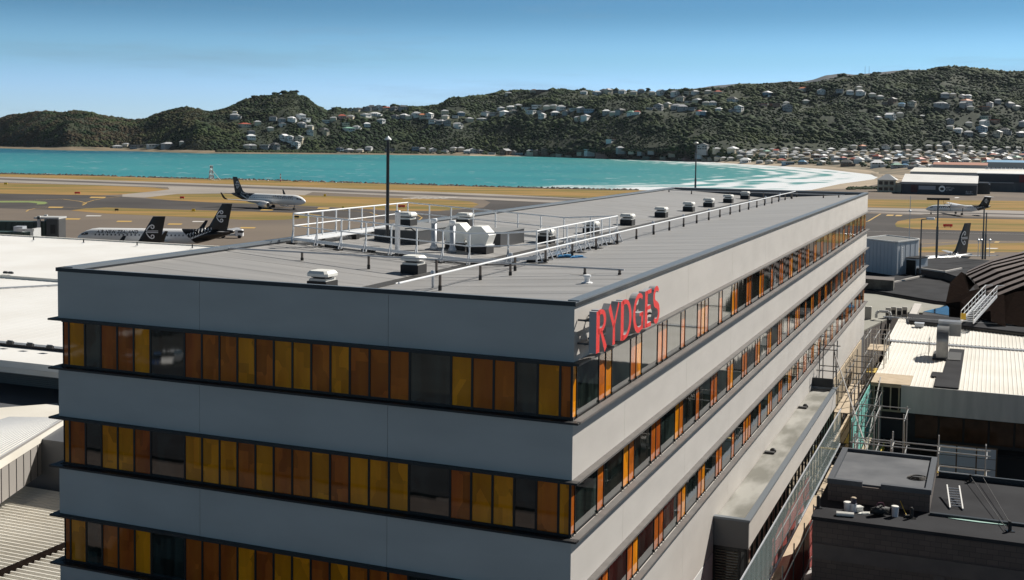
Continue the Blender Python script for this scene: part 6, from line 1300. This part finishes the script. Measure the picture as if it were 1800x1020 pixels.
MB().box(x0-.4, x1+.4, y0-.7, y0-.601, 5.5, 6.75).build('gutter', mat('hangar_gutter', (.35, .35, .35), .5), hg); MB().add([(x0-.41, y0, 0), (x0-.41, y0+26, 0), (x0-.41, y0+26, 10.5), (x0-.41, y0, 6.6)], [(0,3,2,1)]).build('gable', M_hw, hg)
W_ = x1-x0
def fx(px): return x0+(px-1585.5)/131.5*W_
MB().box(fx(1601), fx(1613), y0-.06, y0-.005, .8, 5.2).build('door', mat('hangar_door_maroon', (.07, .02, .02), .6), hg)
MB().box(fx(1615), fx(1645), y0-.2, y0-.01, 2.6, 4.7).build('banner', mat('banner_grey', (.38, .38, .42), .6), hg)
b = MB(); cx, cz, R_0 = fx(1656.5), 3.3, 1.75; n_ = 20
for k in range(n_):
    a, c = 2*pi*k/n_, 2*pi*(k+1)/n_; b.poly([(cx+R_0*cos(a), y0-.12, cz+R_0*sin(a)), (cx+R_0*cos(c), y0-.12, cz+R_0*sin(c)), (cx+R_0*.6*cos(c), y0-.12, cz+R_0*.45*sin(c)-.1), (cx+R_0*.6*cos(a), y0-.12, cz+R_0*.45*sin(a)-.1)])
for k in range(3): b.poly([(cx-1.0, y0-.13, cz-.15-k*.42), (cx+1.0, y0-.13, cz-.15-k*.42), (cx+.8, y0-.13, cz-.32-k*.42), (cx-.8, y0-.13, cz-.32-k*.42)]) if k > 1 else None
b.build('round_logo', M_wt, hg)
for j, (X, Z0, ww, hh_) in enumerate(((1664, 3.5, 13, .9), (1664, 2.3, 9, .8), (1698, 1.6, 12, .7), (1698, .7, 12, .6))):
    b = MB(); rg = random.Random(j); xx = fx(X); 
    while xx < fx(X+ww): w = rg.uniform(.35, .6); b.box(xx, xx+w*.35, y0-.1, y0-.02, Z0, Z0+hh_); b.box(xx+w*.36, xx+w, y0-.1, y0-.02, Z0+hh_*(.7 if rg.random() < .5 else 0), Z0+hh_*(1 if rg.random() < .5 else .3)+.1); xx += w+.25
    b.build('lettering', mat('letter_pale', (.45, .45, .47), .6), hg)
t = thing('hangar_annex', 'rounded black hangar annex at the right end of the long hangar', 'hangar'); siteat(t); q0, q1, ya_, yb_, _, _ = dbox(1718, 1740, 341, 676, 6, 28); q = [q0, q1]
b = MB(); b.box(q[0], q[1]-.8, ya_, yb_, 0, 6.2); b.box(q[1]-.8, q[1], ya_, yb_, 0, 5.4); b.build('body', M_blk, t); MB().box(q[0]+2.2, q[0]+6, ya_-.1, ya_-.01, 0, 4.4).build('door', M_frame, t); MB().bar((q[0], ya_-.2, 6.35), (q[1]-.6, ya_-.2, 6.35), .3, .25).build('edge_trim', M_lgy, t)
hg2 = siteat(thing('hangar', 'wide grey hangar with black upper fascia and maroon end panel', 'hangar')); x0, x1, y0, y1, _, h = dbox(1717.5, 1905, 336, 720, 9, 70)
MB().box(x0, x1, y0, y1, 0, 5.6).build('wall', mat('hangar_grey', (.17, .17, .17), .7, col2=(.12, .12, .125), scale=.3, stretch=(1, 1, .05)), hg2); MB().box(x0, x1, y0-.5, y1, 5.61, 10.4).build('fascia', M_hw, hg2); o = MB().box(x0-.5, x1, y0-.2, y1, 10.41, 10.9).build('roof', M_white, hg2)
xm = dbox(1717.5, 1791, 336, 720, 9, 70)[1]; MB().box(xm, x1, y0-.6, y0-.501, 5.8, 10.4).build('end_panel', mat('maroon', (.16, .012, .018), .6), hg2); MB().box(x0, xm-3, y0-1.5, y0-.51, 5.1, 5.6).build('canopy', M_lgy, hg2)
for i, (a, c, yb, D_, h_, dp, lab, mr) in enumerate([(1600, 1905, 304, 900, 8.2, 120, 'broad flat white roofed warehouse behind the hangars', M_creamm), (1640, 1735, 299, 1150, 9.5, 60, 'orange brown roofed shed behind the white warehouse', mat('rust_roof', (.35, .13, .07), .7)), (1735, 1905, 297, 1250, 11, 60, 'pale blue roofed warehouse behind the hangars at right', rm('blue'))]):
    x0, x1, y0, y1, _, h = dbox(a, c, yb, D_, h_, dp); t = siteat(thing('warehouse', lab, 'warehouse')); MB().box(x0, x1, y0, y1, -.5, h-1).build('wall', M_lgy, t); b = MB(); b.add([(x0-.5, y0-.5, h-1), (x1+.5, y0-.5, h-1), (x1+.5, (y0+y1)/2, h+1), (x0-.5, (y0+y1)/2, h+1), (x0-.5, y1, h-1), (x1+.5, y1, h-1)], [(0,1,2,3),(3,2,5,4)]); b.build('roof', mr, t)
for i in range(9):
    px = 1735+i*7.5; t = thing('roof_plant_unit', f"grey plant unit on the white warehouse roof, {ordn(i+1)} from the left", 'plant unit', (UD(px, 300, 930)[0], 930, 8.3), 0, 'plant units on the warehouse roof'); MB().bev(-1.1, 1.1, -1, 1, 0, 1.8, .2).build('casing', M_gal, t); MB().lathe([(.5, 1.8), (.5, 2.3), (.3, 2.4)], n=8).build('fan', M_rub, t)
ac = thing('clubhouse', 'two storey pale clubhouse with hipped grey roof beside the beach', 'house'); siteat(ac); x0, x1, y0, y1, _, h = dbox(1542, 1574, 336, 690, 7.4, 10)
MB().box(x0, x1, y0, y1, 0, 7).box(x0+2, x1-1, y0-2.5, y0, 3.1, 3.4).build('wall', wm('cream'), ac); xm, ym = (x0+x1)/2, (y0+y1)/2
MB().add([(x0-.6,y0-.6,7),(x1+.6,y0-.6,7),(x1+.6,y1+.6,7),(x0-.6,y1+.6,7),(xm-1,ym,10.2),(xm+1,ym,10.2)], [(0,1,5,4),(1,2,5),(2,3,4,5),(3,0,4)]).build('roof', rm('grey'), ac); MB().box(x1+.05, x1+6.5, y0+1, y1, 0, 5.6).build('side_wing', wm('cream'), ac)
for k in range(3): MB().box(x0+.8+k*3, x0+2.9+k*3, y0-.05, y0-.001, 4.2, 6.2).build('window', M_win, ac); MB().box(x0+.8+k*3, x0+2.9+k*3, y0-.05, y0-.001, .8, 2.6).build('window', M_win, ac)
# hedge and scrub beside the clubhouse
b = MB(); rg = random.Random(8)
for k in range(240):
    px = rg.uniform(1490, 1590); y = rg.uniform(-1.5, 2)+interp(px, [(1490, 332), (1530, 331), (1590, 335)]); p = U(px, y, 0); s_ = rg.uniform(.5, 1.4); V = VAR[k % 8]*s_; b.add([(v[0]+p[0], v[1]+p[1], v[2]+.3) for v in V], [tuple(f) for f in tri])
tag(b.build('dune_scrub', M_for), 'low green scrub between the dune and the airfield edge', 'scrub', kind='stuff')
# parked cars in front of the hotel (seen mirrored in the panes)
CC = dict(white=(.75, .75, .74), silver=(.45, .46, .48), black=(.02, .02, .022), navy=(.03, .05, .12), red=(.35, .03, .03))
def car(label, x, y, rz, col):
    t = thing('parked_car', label, 'car', S(x, y, .06), YAW+rz, 'cars parked in front of the hotel'); b = MB()
    sec = [(-2.2, .45, .9), (-2.1, .3, 1.0), (-1.6, .3, 1.05), (1.1, .3, .98), (2.0, .3, .82), (2.2, .4, .7)]
    for xx, z0, z1 in sec: b.v += [(xx, -.88, z0), (xx, .88, z0), (xx, .84, z1), (xx, -.84, z1)]
    for k in range(5):
        for i in range(4): j = (i+1) % 4; b.f.append((4*k+i, 4*k+4+i, 4*k+4+j, 4*k+j)); b.m.append(0)
    b.f += [(3, 2, 1, 0), (20, 21, 22, 23)]; b.m += [0, 0]; b.build('body', mat('car_'+col, CC[col], .2), t, recalc=True)
    v = [(-1.9, .8, 1.03), (-1.3, .64, 1.45), (.2, .64, 1.47), (1.0, .78, .98)]; c = MB(); c.add([(a, -w, z) for a, w, z in v]+[(a, w, z) for a, w, z in v], [(0,1,2,3),(7,6,5,4),(0,4,5,1),(2,6,7,3),(1,5,6,2)]); c.build('cabin_glass', M_glz, t, recalc=True); MB().box(-1.28, .18, -.63, .63, 1.455, 1.5).build('roof', mat('car_'+col, CC[col], .2), t)
    for a in (-1.4, 1.4):
        for s in (-.8, .8): MB().tube((a, s-.1, .32), (a, s+.1, .32), .32, 12).build('wheel', M_rub, t)
# unseen building added behind and below the camera to shade the lower hotel front
pk = thing('occluder_building', 'dark flat topped building added out of view to darken the lower hotel front', 'building', (HX, HY, 0), YAW)
for k in range(4): MB().box(-90, 9, -30, -13, 3.3*k+1.9, 3.3*k+3.1).build('deck', M_cmu, pk)
MB().box(-89, 8, -29, -14, 0, 13.2).build('core', M_frame, pk); MB().box(-90, 9, -30, -13, 13.21, 13.4).build('roof', M_drk, pk)
for k in range(12): MB().box(-68+6.4*k, -67.5+6.4*k, -13.3, -13.02, 0, 13.1).build('column', M_cb, pk)
def mir(px, py): p = toL(U(px, py, 0)); return p[0], -p[1]
for (px, py, rz, c, lab) in [(300, 640, 1.2, 'white', 'white hatchback mirrored in the wide upper left pane'), (272, 645, 1.2, 'navy', 'dark blue car beside the mirrored white hatchback'), (291, 590, 1.7, 'black', 'black car in the rear mirrored row, right one'), (268, 588, 1.7, 'black', 'black car in the rear mirrored row, left one'), (236, 592, 1.6, 'white', 'white car at the back, mirrored in the fourth and fifth panes'), (225, 648, 1.3, 'silver', 'silver car mirrored low in the fourth pane'), (118, 632, 1.3, 'white', 'white car mirrored in the leftmost panes')]:
    x, y = mir(px, py); car(lab, x, y, rz, c)
# ------------------------------------------------------------------ air
b = MB(); b.box(-9000, 9000, -250, 9900, -16, 420)
hz_ = tag(b.build('haze', bpy.data.materials.new('haze')), kind='stuff'); m = hz_.data.materials[0]; m.use_nodes = True; nt_ = m.node_tree
for nd in list(nt_.nodes):
    if nd.type == 'BSDF_PRINCIPLED': nt_.nodes.remove(nd)
pv = nt_.nodes.new('ShaderNodeVolumePrincipled'); pv.inputs['Color'].default_value = (.75, .86, 1, 1); pv.inputs['Density'].default_value = .00001; pv.inputs['Anisotropy'].default_value = .2
nt_.links.new(pv.outputs[0], [q for q in nt_.nodes if q.type == 'OUTPUT_MATERIAL'][0].inputs['Volume'])
hz_['label'] = 'thin pale sea air over the whole bay'; hz_['category'] = 'haze'
